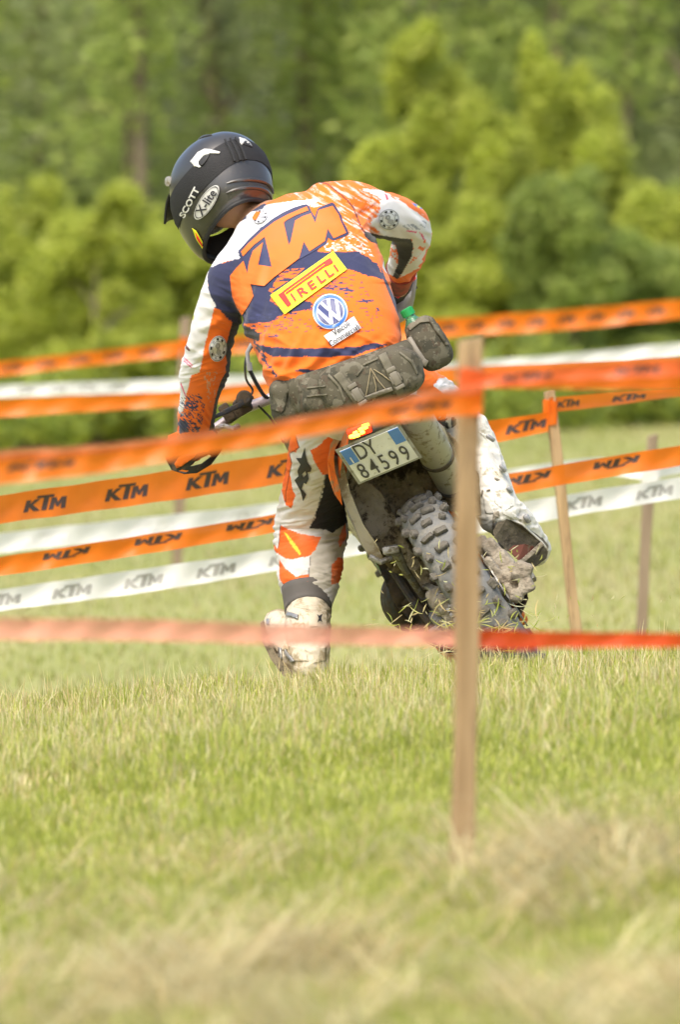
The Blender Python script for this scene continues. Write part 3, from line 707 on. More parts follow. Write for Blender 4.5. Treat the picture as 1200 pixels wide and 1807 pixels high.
def knob_mesh(w, l, h, seed):
    r = random.Random(seed); mb = MB(); mb.box((0, 0, 0), (w, l, h), bevel=min(w, l, h) * .42)
    me = mb.me('knob', M_KNOB, True)
    for v in me.vertices: v.co += Vector((r.uniform(-1, 1), r.uniform(-1, 1), r.uniform(-1, 1))) * .0022
    return me
def place(name, me, M4, parent, **k):
    o = link(name, me, parent, **k); o.matrix_basis = o.matrix_basis @ M4; return o
def wheel(name, ctr, axis, up, R, hw, rim_r, full, label=None):
    """axis: wheel axle; R: radius over the knobs"""
    axis = axis.normalized(); fwd = axis.cross(up).normalized()
    mb = MB()
    mb.lathe(ctr, axis, [(-hw * .42, rim_r + .004), (-hw * .42, rim_r - .016), (-hw * .2, rim_r - .024), (hw * .2, rim_r - .024), (hw * .42, rim_r - .016), (hw * .42, rim_r + .004)], 48, up)
    mb.lathe(ctr, axis, [(-.075, .0), (-.075, .03), (-.05, .032), (-.04, .048), (-.034, .03), (.034, .03), (.04, .048), (.05, .032), (.075, .03), (.075, 0)], 20, up)
    for k in range(36):
        a = 2 * PI * k / 36; sgn = 1 if k % 2 else -1; a2 = a + (.28 if k % 4 < 2 else -.28)
        d1 = up * math.cos(a) + fwd * math.sin(a); d2 = up * math.cos(a2) + fwd * math.sin(a2)
        mb.tube([ctr + axis * .038 * sgn + d2 * .045, ctr + d1 * (rim_r - .022)], .0018, 4)
    w = mb.obj(name, M_METAL, bike, True)
    t = MB(); T = R - .017; s = T - rim_r
    prof = [(-hw * .45, rim_r), (-hw * .85, rim_r + s * .25), (-hw * .97, rim_r + s * .5), (-hw * .86, rim_r + s * .74), (-hw * .55, rim_r + s * .92), (0, T), (hw * .55, rim_r + s * .92), (hw * .86, rim_r + s * .74), (hw * .97, rim_r + s * .5), (hw * .85, rim_r + s * .25), (hw * .45, rim_r)]
    t.lathe(ctr, axis, prof, 96, up); tm_ = t.me('tyre', M_TYRE, True)
    displace(tm_, lambda V, N: .004 * (fbm(V * 60, 4, 3) - .5)); link('tyre', tm_, w)
    kc = [knob_mesh(.038, .018, .020, i) for i in range(3)]; ks = [knob_mesh(.020, .024, .024, 9 + i) for i in range(3)]
    npitch = 40 if full else 44; sc_ = hw / .068; kid = []
    for k in range(npitch):
        a = 2 * PI * k / npitch
        rows = [(-.30, 14, 0), (.30, -14, 0)] if k % 2 else [(-.66, 40, 1), (.66, -40, 1), (0, 0, 2)]
        rows = rows + ([(-.93, 62, 1), (.93, -62, 1)] if k % 2 else [])
        for (u, tilt, kd) in rows:
            aa = a + random.uniform(-.008, .008)
            d = up * math.cos(aa) + fwd * math.sin(aa); tn = axis.cross(d)
            ru = rim_r + s * (1 - .30 * abs(u) ** 2.4) + .003
            base = ctr + axis * (u * hw) + d * ru
            nrm = (d * math.cos(rad(tilt)) + axis * (math.sin(rad(-tilt)))).normalized(); e1 = (axis - nrm * axis.dot(nrm)).normalized(); e2 = nrm.cross(e1)
            rz = random.uniform(-6, 6); M3 = Matrix((e1, e2, nrm)).transposed() @ rotm('Z', rz)
            me = (ks if kd == 1 else kc)[k % 3]
            M4 = Matrix.Translation(base) @ M3.to_4x4() @ Matrix.Diagonal((sc_ * random.uniform(.85, 1.12), random.uniform(.85, 1.15), random.uniform(.8, 1.15), 1))
            if full: place('knob', me, M4, w)
            else: kid.append((me, M4))
    if kid:
        q = MB()
        for me, M4 in kid: q.add([M4 @ v.co for v in me.vertices], [tuple(p.vertices) for p in me.polygons])
        q.obj('tread', M_KNOB, w, kind='stuff')
    return w
RC = B(0, .338, 0)
wheel('rear_wheel', RC, BR, BU, .338, .064, .235, True)
# steering: axis and turned frame
SAX = (BU * math.cos(rad(26)) - BF * math.sin(rad(26))).normalized()
Rs = Matrix.Rotation(rad(14), 3, SAX)
FC = B(0, .35, 1.45); SH = B(0, .98, 1.14)
fax = Rs @ BR; fc2 = SH + Rs @ (FC - SH)
wheel('front_wheel', fc2, fax, Rs @ BU, .35, .042, .275, False)
# fork, front fender
for s_ in (-1, 1):
    f = MB(); o_ = Rs @ (BR * .085 * s_)
    f.cyl(fc2 + o_, fc2 + o_ + SAX * .38, .025); f.cyl(fc2 + o_ + SAX * .36, SH + o_ + SAX * .04, .03); f.obj('fork_leg', M_METAL, bike, True)
f = MB(); V = []
for i in range(13):
    t = i / 12; an = rad(-62 + 108 * t); d = (Rs @ BU) * math.cos(an) + (Rs @ BF) * math.sin(an); w_ = .035 + .05 * math.sin(PI * min(1, t * .8 + .2))
    for j, u in enumerate((-1, -.75, 0, .75, 1)): V.append(fc2 + d * (.43 - .03 * abs(u) ** 3) + fax * (u * w_))
f.add(V, [(i * 5 + j, i * 5 + j + 1, (i + 1) * 5 + j + 1, (i + 1) * 5 + j) for i in range(12) for j in range(4)]); f.obj('front_fender', M_CREAM, bike, True)
# frame, tank, shrouds, seat
f = MB()
f.tube([B(0, .93, 1.10), B(0, .86, .75), B(0, .72, .45), B(0, .42, .42)], .022); 
for s_ in (-1, 1):
    f.tube([B(0, .88, 1.08), B(s_ * .09, .60, 1.05), B(s_ * .10, .22, .92), B(s_ * .10, .20, .55), B(s_ * .09, .42, .42), B(s_ * .07, .75, .40)], .016)
    f.tube([B(s_ * .05, .84, .60), B(s_ * .065, .90, .20), B(s_ * .055, .92, -.08)], .012)
f.obj('frame', M_ORP, bike, True)
def body_slab(name, rows, m, **k):
    """rows: (c, b_top, b_bottom, halfwidth)"""
    f = MB(); V = []; n = 16
    for (c, bt, bb, hw) in rows:
        for j in range(n):
            w = 2 * PI * j / n; x = math.copysign(abs(math.cos(w)) ** .6, math.cos(w)); y = math.copysign(abs(math.sin(w)) ** .6, math.sin(w))
            V.append(B(hw * x, (bt + bb) / 2 + (bt - bb) / 2 * y, c))
    F = [(i * n + j, i * n + (j + 1) % n, (i + 1) * n + (j + 1) % n, (i + 1) * n + j) for i in range(len(rows) - 1) for j in range(n)]
    F += [tuple(range(n)), tuple((len(rows) - 1) * n + j for j in reversed(range(n)))]
    f.add(V, F); return f.obj(name, m, bike, True, **k)
body_slab('seat', [(-.12, .955, .91, .06), (.05, .965, .89, .085), (.3, .955, .87, .10), (.6, .97, .88, .08), (.82, 1.02, .92, .06)], M_SEAT)
body_slab('fuel_tank', [(.62, .98, .74, .09), (.8, 1.03, .70, .15), (.98, 1.02, .72, .16), (1.1, .98, .78, .10)], M_BLACK)
for s_ in (-1, 1):
    f = MB(); k_ = 1 if s_ > 0 else .62; pts = [B(s_ * .13 * k_, .95, .62), B(s_ * .17 * k_, .99, .85), B(s_ * .20 * k_, .93, 1.05), B(s_ * .20 * k_, .70, 1.08), B(s_ * .19 * k_, .56, .96), B(s_ * .15 * k_, .70, .78)]
    f.prism(pts, BR * (.012 * s_)); o = f.obj('radiator_shroud', M_CREAM, bike); f = MB(); f.tube([pts[3], pts[4], pts[5]], .006, 6); f.obj('shroud_trim', M_ORP, o)
# engine block, crankcase, cylinder, side covers, skid plate
f = MB(); f.box(B(0, .37, .62), (.19, .34, .22), MBK, .03); f.box(B(0, .58, .72), (.15, .16, .24), MBK @ rotm('X', -12), .015)
for k in range(7): f.box(B(0, .50 + k * .026, .70 + k * .005), (.175, .19, .008), MBK @ rotm('X', -12))
f.obj('engine', M_DARK, bike, True)
f = MB(); f.lathe(B(-.085, .34, .56), -BR, [(0, .085), (.03, .083), (.05, .07), (.057, .04), (.058, 0)], 28); f.obj('ignition_cover', M_DARK, bike, True)
f = MB(); f.lathe(B(.085, .34, .56), BR, [(0, .09), (.03, .088), (.05, .074), (.056, .04), (.057, 0)], 28); f.obj('clutch_cover', M_DARK, bike, True)
f = MB(); V = []
for i in range(9):
    c = .30 + i * .09
    for j in range(7):
        w = PI * j / 6; V.append(B(-.15 * math.cos(w), .31 - .10 * math.sin(w) + .05 * max(0, i - 6), c))
f.add(V, [(i * 7 + j, i * 7 + j + 1, (i + 1) * 7 + j + 1, (i + 1) * 7 + j) for i in range(8) for j in range(6)])
o = f.obj('skid_plate', M_DARK, bike, True)
# rounded muddy case seen low on the left
f = MB(); cc = P(742, 1052, 22.62); ax_ = (Vector((.25, -1, .12))).normalized()
f.lathe(cc, ax_, [(-.06, .095), (-.02, .098), (.02, .094), (.035, .085), (.036, .076), (.018, .070), (.016, .03), (.03, .026), (.031, 0)], 36)
f.obj('left_crankcase_cover', M_DARK, bike, True, label='round mud-caked crankcase cover low on the left')
# swing arm, chain, sprocket, axle, disc, caliper
f = MB()
for s_ in (-1, 1):
    f.box(B(s_ * .105, .352, .28), (.034, .62, .062), MBK @ rotm('X', 3), .008)
f.box(B(0, .37, .50), (.22, .10, .07), MBK, .01); f.obj('swing_arm', M_METAL, bike, True)
f = MB(); f.lathe(B(-.075, .338, 0), BR, [(-.003, .055), (-.003, .098), (.003, .098), (.003, .055)], 48); 
for k in range(24):
    a = 2 * PI * k / 24 * 2; d = BU * math.cos(a / 2 * 1) + BF * math.sin(a / 2 * 1); f.box(B(-.075, .338, 0) + d * .102, (.006, .010, .010), Matrix((BR, d.cross(BR), d)).transposed())
sp_ = f.obj('sprocket', M_METAL, bike)
link_me = MB().box((0, 0, 0), (.018, .014, .011), bevel=.003).me('chain_link', M_METAL, True)

path = []
for k in range(40): path.append((.338 + .100 * math.cos(PI * k / 39), -.100 * math.sin(PI * k / 39)))
up_run = [(.438 - .0 * k, .015 * k) for k in range(1, 38)]; lo_run = [(.24 + .0015 * k, .015 * k) for k in range(1, 38)]

chain = MB().tube([B(-.078, .438, .57), B(-.078, .40, .62), B(-.078, .33, .62), B(-.078, .295, .57)], .006, 6).obj('chain', M_METAL, bike)
pts_ = [(b_, c_) for (b_, c_) in path[::2]] + up_run + lo_run
for (b_, c_) in pts_:
    if c_ < 0: d = BU * (b_ - .338) + BF * c_; d.normalize()
    else: d = BU
    place('chain_link', link_me, Matrix.Translation(B(-.078, b_, c_)) @ Matrix((BR, d.cross(BR), d)).transposed().to_4x4(), chain)
f = MB(); f.lathe(B(.07, .338, 0), BR, [(0, .06), (0, .11), (.004, .11), (.004, .06)], 40); f.obj('brake_disc', M_METAL, bike)
f = MB(); f.tube([B(-.145, .338, 0), B(.15, .338, 0)], .012, 12); f.lathe(B(.125, .338, 0), BR, [(0, .024), (.03, .024), (.034, .018), (.034, 0)], 6); f.lathe(B(-.125, .338, 0), -BR, [(0, .022), (.025, .022), (.025, 0)], 6); f.obj('rear_axle', M_METAL, bike)
# mud-caked caliper and chain adjuster blocks on the right
def lump(name, boxes, m, seed, amp=.006, voxel=.004, **k):
    ps_ = []
    for (px, py, D, w, l, h, ang) in boxes:
        q = MB(); q.box(P(px, py, D), (w, l, h), rotm('Y', -ang), min(w, l, h) * .25); ps_.append(q)
    me = fuse(ps_, voxel, 3, 0, name); displace(me, lambda V, N: amp * (fbm(V * 55, seed, 4) - .5) * 2); me.materials.append(m); return link(name, me, bike, **k)
lump('rear_caliper', [(868, 968, 22.12, .05, .10, .04, -48), (888, 992, 22.06, .06, .08, .05, -48), (903, 1018, 22.0, .055, .07, .055, -52), (922, 1010, 21.96, .05, .06, .055, -20), (930, 1034, 21.95, .035, .05, .04, -60), (912, 1050, 21.95, .035, .05, .035, 0), (852, 962, 22.2, .035, .08, .05, 30)], M_CLAY, 3, .004, label='clay-caked brake caliper and axle block')
lump('swing_arm_end', [(878, 1010, 22.0, .095, .06, .022, -52), (905, 1046, 21.97, .06, .05, .02, -52)], M_CLAY, 5, .005)
lump('left_swing_arm_end', [(795, 1078, 22.0, .05, .08, .10, 30), (775, 1060, 22.05, .05, .09, .07, 30), (815, 1105, 22.0, .05, .08, .07, 30)], M_CLAY, 6, .006, label='mud-caked left end of the swing arm with the chain adjuster')
# silencer with clamp rings
a0, a1 = P(728, 722, 21.86), P(800, 858, 22.20); ax_ = (a1 - a0).normalized(); L = (a1 - a0).length
f = MB(); f.lathe(a0, ax_, [(-.012, .020), (-.012, .036), (0, .043), (L * .58, .044), (L * .60, .041), (L * .96, .039), (L, .034), (L + .02, .02)], 40)
sil = f.obj('silencer', M_SIL, bike, True)
for u, r_ in ((L * .60, .0465), (L * .955, .0415)):
    f = MB(); f.lathe(a0 + ax_ * u, ax_, [(-.008, r_ - .004), (-.007, r_), (.007, r_), (.008, r_ - .004)], 40); f.obj('clamp_ring', M_DARK, sil, True)
f = MB(); f.tube([a1, B(.12, .60, .22), B(.14, .55, .40), B(.13, .50, .62), B(.06, .42, .86), B(0, .55, .84)], .02, 12); f.obj('exhaust_pipe', M_DARK, bike, True)
# rear fender: orange arch with the plate below it
def arch(name, rows, m, thick, n=14, **k):
    """rows: (c, crown b, half width, drop of the sides, px shift)"""
    f = MB(); V = []
    for (c, bt, hw, dr) in rows:
        for j in range(n + 1):
            u = -1 + 2 * j / n; V.append(B(hw * u, bt - dr * abs(u) ** 2.6, c))
    N = len(rows); W = n + 1
    V2 = [v - BU * thick for v in V]
    F = [(i * W + j, i * W + j + 1, (i + 1) * W + j + 1, (i + 1) * W + j) for i in range(N - 1) for j in range(n)]
    o_ = len(V); F2 = [tuple(o_ + q for q in reversed(g)) for g in F]
    E = [(i, o_ + i, o_ + i + 1, i + 1) for i in range(n)] + [((N - 1) * W + i + 1, o_ + (N - 1) * W + i + 1, o_ + (N - 1) * W + i, (N - 1) * W + i) for i in range(n)]
    E += [((i + 1) * W, o_ + (i + 1) * W, o_ + i * W, i * W) for i in range(N - 1)] + [(i * W + n, o_ + i * W + n, o_ + (i + 1) * W + n, (i + 1) * W + n) for i in range(N - 1)]
    f.add(V + V2, F + F2 + E); return f.obj(name, m, bike, True, **k)
arch('rear_fender', [(-.22, .928, .080, .04), (-.15, .93, .10, .06), (-.05, .93, .125, .10), (.1, .92, .135, .14), (.3, .90, .14, .16)], M_ORP, .006)
# side panels with their pale muddy edges
def panel(name, s_, pts, m, th_=.006, **k):
    f = MB(); f.prism([B(a, b, c) for (a, b, c) in pts], BR * (s_ * th_)); return f.obj(name, m, bike, **k)
def pxpanel(name, pts, depth, m, parent=bike, **k):
    f = MB(); f.prism([P(*p) for p in pts], Vector(depth)); return f.obj(name, m, parent, **k)
pxpanel('left_side_panel', [(585, 800, 22.02), (598, 862, 22.04), (616, 912, 22.06), (640, 964, 22.1), (660, 992, 22.12), (676, 986, 22.12), (668, 965, 22.1), (641, 925, 22.08), (618, 868, 22.05), (604, 810, 22.03)], (0, .30, 0), M_CREAM)
pxpanel('right_side_panel', [(765, 738, 22.05), (785, 756, 22.07), (803, 790, 22.1), (815, 832, 22.15), (809, 836, 22.15), (795, 800, 22.1), (778, 766, 22.07), (762, 750, 22.05)], (0, .28, 0), M_CREAM)
# the orange rolled edge of the rear fender, seen round the lamp and plate
pxpanel('fender_edge', [(676, 740, 21.93), (640, 741, 21.93), (615, 750, 21.94), (595, 765, 21.95), (583, 785, 21.96), (578, 812, 21.97), (580, 842, 21.99), (590, 872, 22.0), (604, 892, 22.02), (600, 862, 22.0), (592, 835, 21.99), (589, 810, 21.97), (592, 790, 21.96), (602, 774, 21.95), (620, 762, 21.94), (645, 755, 21.93), (676, 754, 21.93)], (0, .07, 0), M_ORP)
# mud-caked inner fender and air box around the tyre
ib = [P(596, 820, 22.1), P(612, 870, 22.12), P(634, 922, 22.14), P(660, 968, 22.18), P(690, 1002, 22.2), P(742, 1004, 22.25), P(752, 985, 22.2), P(718, 930, 22.16), P(700, 905, 22.14), P(704, 880, 22.12), P(722, 858, 22.12), P(760, 852, 22.12), P(800, 862, 22.14), P(840, 885, 22.2), P(838, 840, 22.2), P(800, 780, 22.1), P(760, 745, 22.05), P(640, 760, 22.02), P(600, 790, 22.05)]
def mudplate(name, outline, depth, m, amp, seed):
    me2 = shape2d(polys=[[(q[0], q[1]) for q in outline]]); bm = bmesh.new(); bm.from_mesh(me2); grid_cut(bm, 4.0)
    bmesh.ops.triangulate(bm, faces=bm.faces[:])
    xs = np.array([(v.co.x, v.co.y, 0) for v in bm.verts]); nz = fbm(xs / 16.0, seed, 4); nz2 = fbm(xs / 5.0, seed + 3, 3)
    for v, a_, b_ in zip(bm.verts, nz, nz2): v.co = P(v.co.x, v.co.y, depth(v.co.x, v.co.y) - amp * (a_ - .5) * 2 - amp * .4 * (b_ - .5))
    me = bpy.data.meshes.new(name); bm.to_mesh(me); bm.free(); me.materials.append(m)
    me.polygons.foreach_set('use_smooth', np.ones(len(me.polygons), dtype=bool))
    o = link(name, me, bike); s_ = o.modifiers.new('s', 'SOLIDIFY'); s_.thickness = .004; return o
inner = [(592, 800), (612, 870), (634, 922), (655, 966), (690, 1006), (745, 1040), (790, 1050), (790, 900), (850, 910), (846, 840), (805, 775), (760, 738), (640, 752), (600, 775)]
mudplate('inner_fender', inner, lambda x, y: 22.34 - .0009 * abs(x - 720), M_UNDER, .02, 12)
mudplate('air_box', [(640, 925), (668, 900), (700, 960), (752, 1010), (790, 1060), (800, 1120), (742, 1112), (700, 1070), (672, 1010)], lambda x, y: 22.42, M_DARK, .02, 14)
mudplate('mud_flap', [(612, 850), (640, 842), (672, 868), (700, 915), (722, 965), (745, 1000), (730, 1008), (690, 990), (660, 958), (632, 905)], lambda x, y: 22.24 + .0004 * (x - 612), M_UNDERL, .014, 18)
# rocker/brake arm and stand spring at the lower left
f = MB(); f.tube([P(684, 972, 22.1), P(700, 975, 22.12), P(712, 1000, 22.2), P(745, 1050, 22.3), P(775, 1090, 22.35)], [.014, .014, .011, .010, .012], 8)
f.tube([P(652, 982, 22.08), P(672, 992, 22.08), P(690, 984, 22.1)], .008, 8); f.box(P(690, 970, 22.1), (.045, .05, .022), rotm('Y', -10), .006); f.obj('frame_bracket', M_METAL, bike, True)
f = MB(); f.tube([P(664, 985, 22.5), P(676, 1004, 22.5), P(690, 1026, 22.5)], .009, 8); f.obj('fuel_hose', M_GRN, bike, True, label='green hose low on the left side')
f = MB()
for k in range(2): f.tube([P(690 + 20 * k, 1000 + 20 * k, 22.35), P(730 + 16 * k, 1060 + 10 * k, 22.3), P(770 + 6 * k, 1112, 22.2)], .012, 8)
f.obj('chain_guide', M_DARK, bike, True)
# pegs and levers
for s_, c_ in ((-1, .50), (1, .50)):
    pa = .20 if s_ > 0 else .135; f = MB(); f.box(B(s_ * pa, .40, c_), (.10 if s_ > 0 else .04, .05, .02), MBK, .004)
    for k in range(5 if s_ > 0 else 2): f.box(B(s_ * (pa - .04 + .02 * k), .415, c_ + .02), (.006, .01, .014), MBK)
    f.obj('foot_peg', M_METAL, bike)
f = MB(); f.tube([B(.12, .33, .50), B(.15, .32, .62), B(.17, .36, .74)], .007, 8); f.box(B(.18, .365, .75), (.05, .03, .012), MBK, .003); f.obj('brake_pedal', M_METAL, bike)
f = MB(); f.tube([B(-.12, .34, .60), B(-.135, .36, .70), B(-.16, .38, .78)], .007, 8); f.obj('gear_lever', M_METAL, bike)
# shock absorber
f = MB(); f.cyl(B(0, .84, .50), B(0, .42, .36), .022); f.obj('shock_absorber', M_METAL, bike, True)

# tail lamp
f = MB(); cl_ = P(634, 760, 21.80); f.box(cl_, (.070, .05, .030), rotm('Y', -20), .010); lamp = f.obj('tail_lamp_housing', mat('red_lens', (.45, .015, .01), .25, coat=.6), bike, True)
M_LED = mat('lit_amber_lens', (.75, .03, .01), .3, emit=(1.0, .035, .002, .9)); M_LED2 = mat('lit_yellow_core', (1, .6, .1), .3, emit=(1.0, .45, .03, 4))
lm = MB().box((0, 0, 0), (.062, .010, .028), bevel=.004).me('lens', M_LED, True)
place('lamp_lens', lm, Matrix.Translation(cl_ + Vector((0, -.024, .0))) @ rotm('Y', -20).to_4x4(), lamp)
led = MB().box((0, 0, 0), (.013, .006, .009), bevel=.003).me('led', M_LED2, True)
for (dx, dz) in ((-.020, -.008), (-.010, -.002), (-.004, -.010), (.004, .003), (.008, -.006), (.016, .004), (.020, .010), (.012, .010), (-.012, -.010)):
    place('led', led, Matrix.Translation(cl_ + Vector((dx, -.031, dz + .3 * dx))) @ rotm('Y', -22).to_4x4(), lamp)
# number plate: corners read off at the tail, a real tilted sheet
TL, TR, BLc = P(591, 794, 21.76), P(704, 746, 21.76), P(633, 855, 21.86); BRc = TR + (BLc - TL)
def plate_pt(u, v, off=0):
    a = TL.lerp(TR, u); b = BLc.lerp(BRc, u); p = a.lerp(b, v)
    n_ = (TR - TL).cross(BLc - TL).normalized(); n_ = n_ if n_.y < 0 else -n_
    return p + n_ * off
f = MB(); f.prism([plate_pt(0, 0), plate_pt(1, 0), plate_pt(1, 1), plate_pt(0, 1)], Vector((0, .006, 0))); plate = f.obj('number_plate', mat('plate_frame', (.42, .41, .37), .5, mud=MUD, mud_amt=.3, mud_scale=25), bike)
M_PW = mat('plate_white', (.86, .85, .80), .4, mud=(.5, .45, .33), mud_amt=.12, mud_scale=22); M_PB = mat('plate_blue', (.12, .28, .68), .4); M_PK = mat('plate_black', (.09, .085, .08), .5)
def pl(name, us, off, m, d=.0012):
    f = MB(); f.prism([plate_pt(u, v, off) for u, v in us], plate_pt(0, 0, off - d) - plate_pt(0, 0, off)); return f.obj(name, m, plate)
pl('plate_face', [(.045, .06), (.955, .06), (.955, .94), (.045, .94)], .003, M_PW)
pl('country_band', [(.05, .07), (.21, .07), (.21, .46), (.05, .46)], .0042, M_PB); pl('province_band', [(.79, .07), (.95, .07), (.95, .44), (.79, .44)], .0042, M_PB)
def ptext(s, u, v, su, sv, m, bold=0, name='character'):
    me2 = shape2d(text=s, size=1, font_bold=bold); bm = bmesh.new(); bm.from_mesh(me2)
    for q in bm.verts: q.co = plate_pt(u + q.co.x * su, v - q.co.y * sv, .0052)
    me = bpy.data.meshes.new(name); bm.to_mesh(me); bm.free(); me.materials.append(m); link(name, me, plate)
for s_, u, v in (('D', .305, .275), ('Y', .46, .275), ('8', .17, .735), ('4', .335, .735), ('5', .50, .735), ('9', .665, .735), ('9', .83, .735)): ptext(s_, u, v - .01, .25, .56, M_PK, .004)
ptext('I', .125, .37, .12, .22, M_PW, .03); 
f = MB(); f.box(P(664, 792, 21.93), (.12, .16, .02), rotm('Y', -24), .004); f.obj('plate_bracket', M_BLACK, bike)

# handlebar
HB = [(318, 806, 22.66), (352, 778, 22.70), (392, 748, 22.74), (430, 722, 22.78), (475, 704, 22.80), (520, 676, 22.82), (560, 646, 22.84), (610, 600, 22.88), (660, 556, 22.92), (700, 524, 22.94), (730, 500, 22.95)]
hb = [P(*k) for k in HB]
f = MB(); f.tube([Vector(v) for v in catmull([tuple(p) for p in hb], 5)], .0142, 14); bar = f.obj('handlebar', mat('silver_bar', (.72, .62, .60), .35, .5, mud=MUD, mud_amt=.15), bike, True)
for i, j in ((0, 1), (9, 10)):
    f = MB(); f.tube([hb[0], hb[1], hb[1].lerp(hb[2], .6)] if i == 0 else [hb[10], hb[9], hb[9].lerp(hb[8], .5)], .0175, 14); f.obj('grip', M_BLACK, bar, True)
f = MB(); f.box(P(428, 716, 22.72), (.046, .05, .046), rotm('Y', -30), .01); f.lathe(P(430, 706, 22.70), Vector((.1, -1, .3)), [(-.02, .022), (.02, .022), (.026, .015), (.026, 0)], 20)
f.box(P(412, 732, 22.72), (.05, .04, .030), rotm('Y', -35), .008); f.tube([P(445, 700, 22.7), P(420, 716, 22.66), P(395, 728, 22.6), P(375, 738, 22.5)], [.007, .008, .007, .004], 8, flat=.6)
f.box(P(400, 728, 22.7), (.03, .03, .05), rotm('Y', -35), .006); f.obj('clutch_lever_and_switch', M_DARK, bar, True)
f = MB(); f.tube([P(383, 756, 22.68), P(395, 752, 22.66), P(410, 757, 22.66), P(420, 752, 22.68)], .008, 8); f.obj('lever_perch', M_METAL, bar, True)
f = MB(); f.box(P(520, 680, 22.84), (.10, .06, .05), rotm('Y', -37), .01); f.tube([P(500, 690, 22.84), P(560, 780, 22.95), P(600, 850, 23.0)], .02, 10); f.obj('triple_clamp', M_METAL, bike, True)
f = MB(); f.tube([P(*k) for k in ((482, 640, 22.8), (462, 600, 22.78), (446, 603, 22.76), (436, 622, 22.75), (439, 652, 22.75))], .0055, 8); f.tube([P(439, 640, 22.75), P(441, 654, 22.75)], .0075, 8); f.obj('cable_sleeve', mat('grey_cable', (.42, .42, .40), .5), bike, True)
for nm, pts in (('cable', ((440, 652, 22.75), (452, 676, 22.76), (466, 698, 22.78), (480, 705, 22.8))), ('cable', ((478, 612, 22.8), (452, 606, 22.78), (434, 632, 22.76), (434, 668, 22.76), (446, 690, 22.78), (432, 706, 22.74))), ('cable', ((455, 715, 22.78), (468, 728, 22.8), (480, 742, 22.8), (500, 780, 22.85)))):
    f = MB(); f.tube([Vector(v) for v in catmull([tuple(P(*k)) for k in pts], 5)], .0032 if pts[0][0] != 440 else .0055, 7); f.obj(nm, M_BLACK, bike, True)
# hand guards
def thick_shape(name, polys, depth, m, th_, parent, **k):
    me2 = shape2d(polys=polys); bm = bmesh.new(); bm.from_mesh(me2); grid_cut(bm, 5.0)
    for v in bm.verts: v.co = P(v.co.x, v.co.y, depth(v.co.x, v.co.y))
    me = bpy.data.meshes.new(name); bm.to_mesh(me); bm.free(); me.materials.append(m)
    me.polygons.foreach_set('use_smooth', np.ones(len(me.polygons), dtype=bool))
    o = link(name, me, parent, **k); q = o.modifiers.new('s', 'SOLIDIFY'); q.thickness = th_; return o
gd = lambda x, y: 22.62 + .00002 * (x - 340) ** 2 + .0005 * (y - 800)
hg = thick_shape('left_hand_guard', [[(296, 790), (293, 808), (304, 829), (326, 836), (347, 834), (371, 819), (390, 793), (386, 780), (366, 795), (330, 800), (304, 790)], [(335, 823), (345, 812), (368, 801), (372, 805), (355, 818)], [(314, 831), (322, 828), (334, 830), (328, 833)]], gd, M_BLACK, .004, bike)
thick_shape('guard_inlay', [[(308, 818), (316, 806), (350, 795), (342, 806), (322, 822), (312, 826)]], lambda x, y: gd(x, y) - .006, M_ORP, .003, hg)
thick_shape('guard_cover', [[(298, 768), (316, 760), (350, 762), (372, 772), (366, 795), (330, 803), (304, 806), (293, 800)]], lambda x, y: gd(x, y) + .0, M_ORP, .004, hg)
M_CLR = mat('smoky_grey_plastic', (.42, .43, .42), .35, mud=MUD, mud_amt=.2)
thick_shape('right_hand_guard', [[(696, 540), (712, 530), (726, 512), (732, 492), (730, 474), (735, 482), (735, 500), (728, 520), (714, 536), (700, 543)], ], lambda x, y: 22.86 + .00004 * (y - 500) ** 2, M_CLR, .05, bike)
# ================================================================== THE RIDER
def zz(ox, oy, s, pts, sy=None): return [(ox + x / s, oy + y / (sy or s)) for x, y in pts]
Z2 = lambda pts: zz(380, 300, 3.0, pts)
Z7 = lambda pts: zz(280, 440, 4.3, pts)
ZR = lambda pts: zz(600, 310, 5.4545, pts)
ZK = lambda pts: zz(400, 350, 5.217, pts)
ZP = lambda pts: zz(470, 430, 6.316, pts)
ZL = lambda pts: zz(430, 740, 3.844, pts)
OR_ = np.array((.86, .165, .012)); ORD = np.array((.72, .12, .012)); NV = np.array((.028, .033, .085)); WHT = np.array((.74, .73, .74)); BLK = np.array((.016, .016, .018))
SKIN = mat('skin', (.52, .27, .16), .5, var=.08, bump=.15, bump_scale=90)
rider = thing('person', P(560, 1205, 22.1), 'off-road rider in orange, white and navy kit and black helmet, left foot on the grass', 'person')

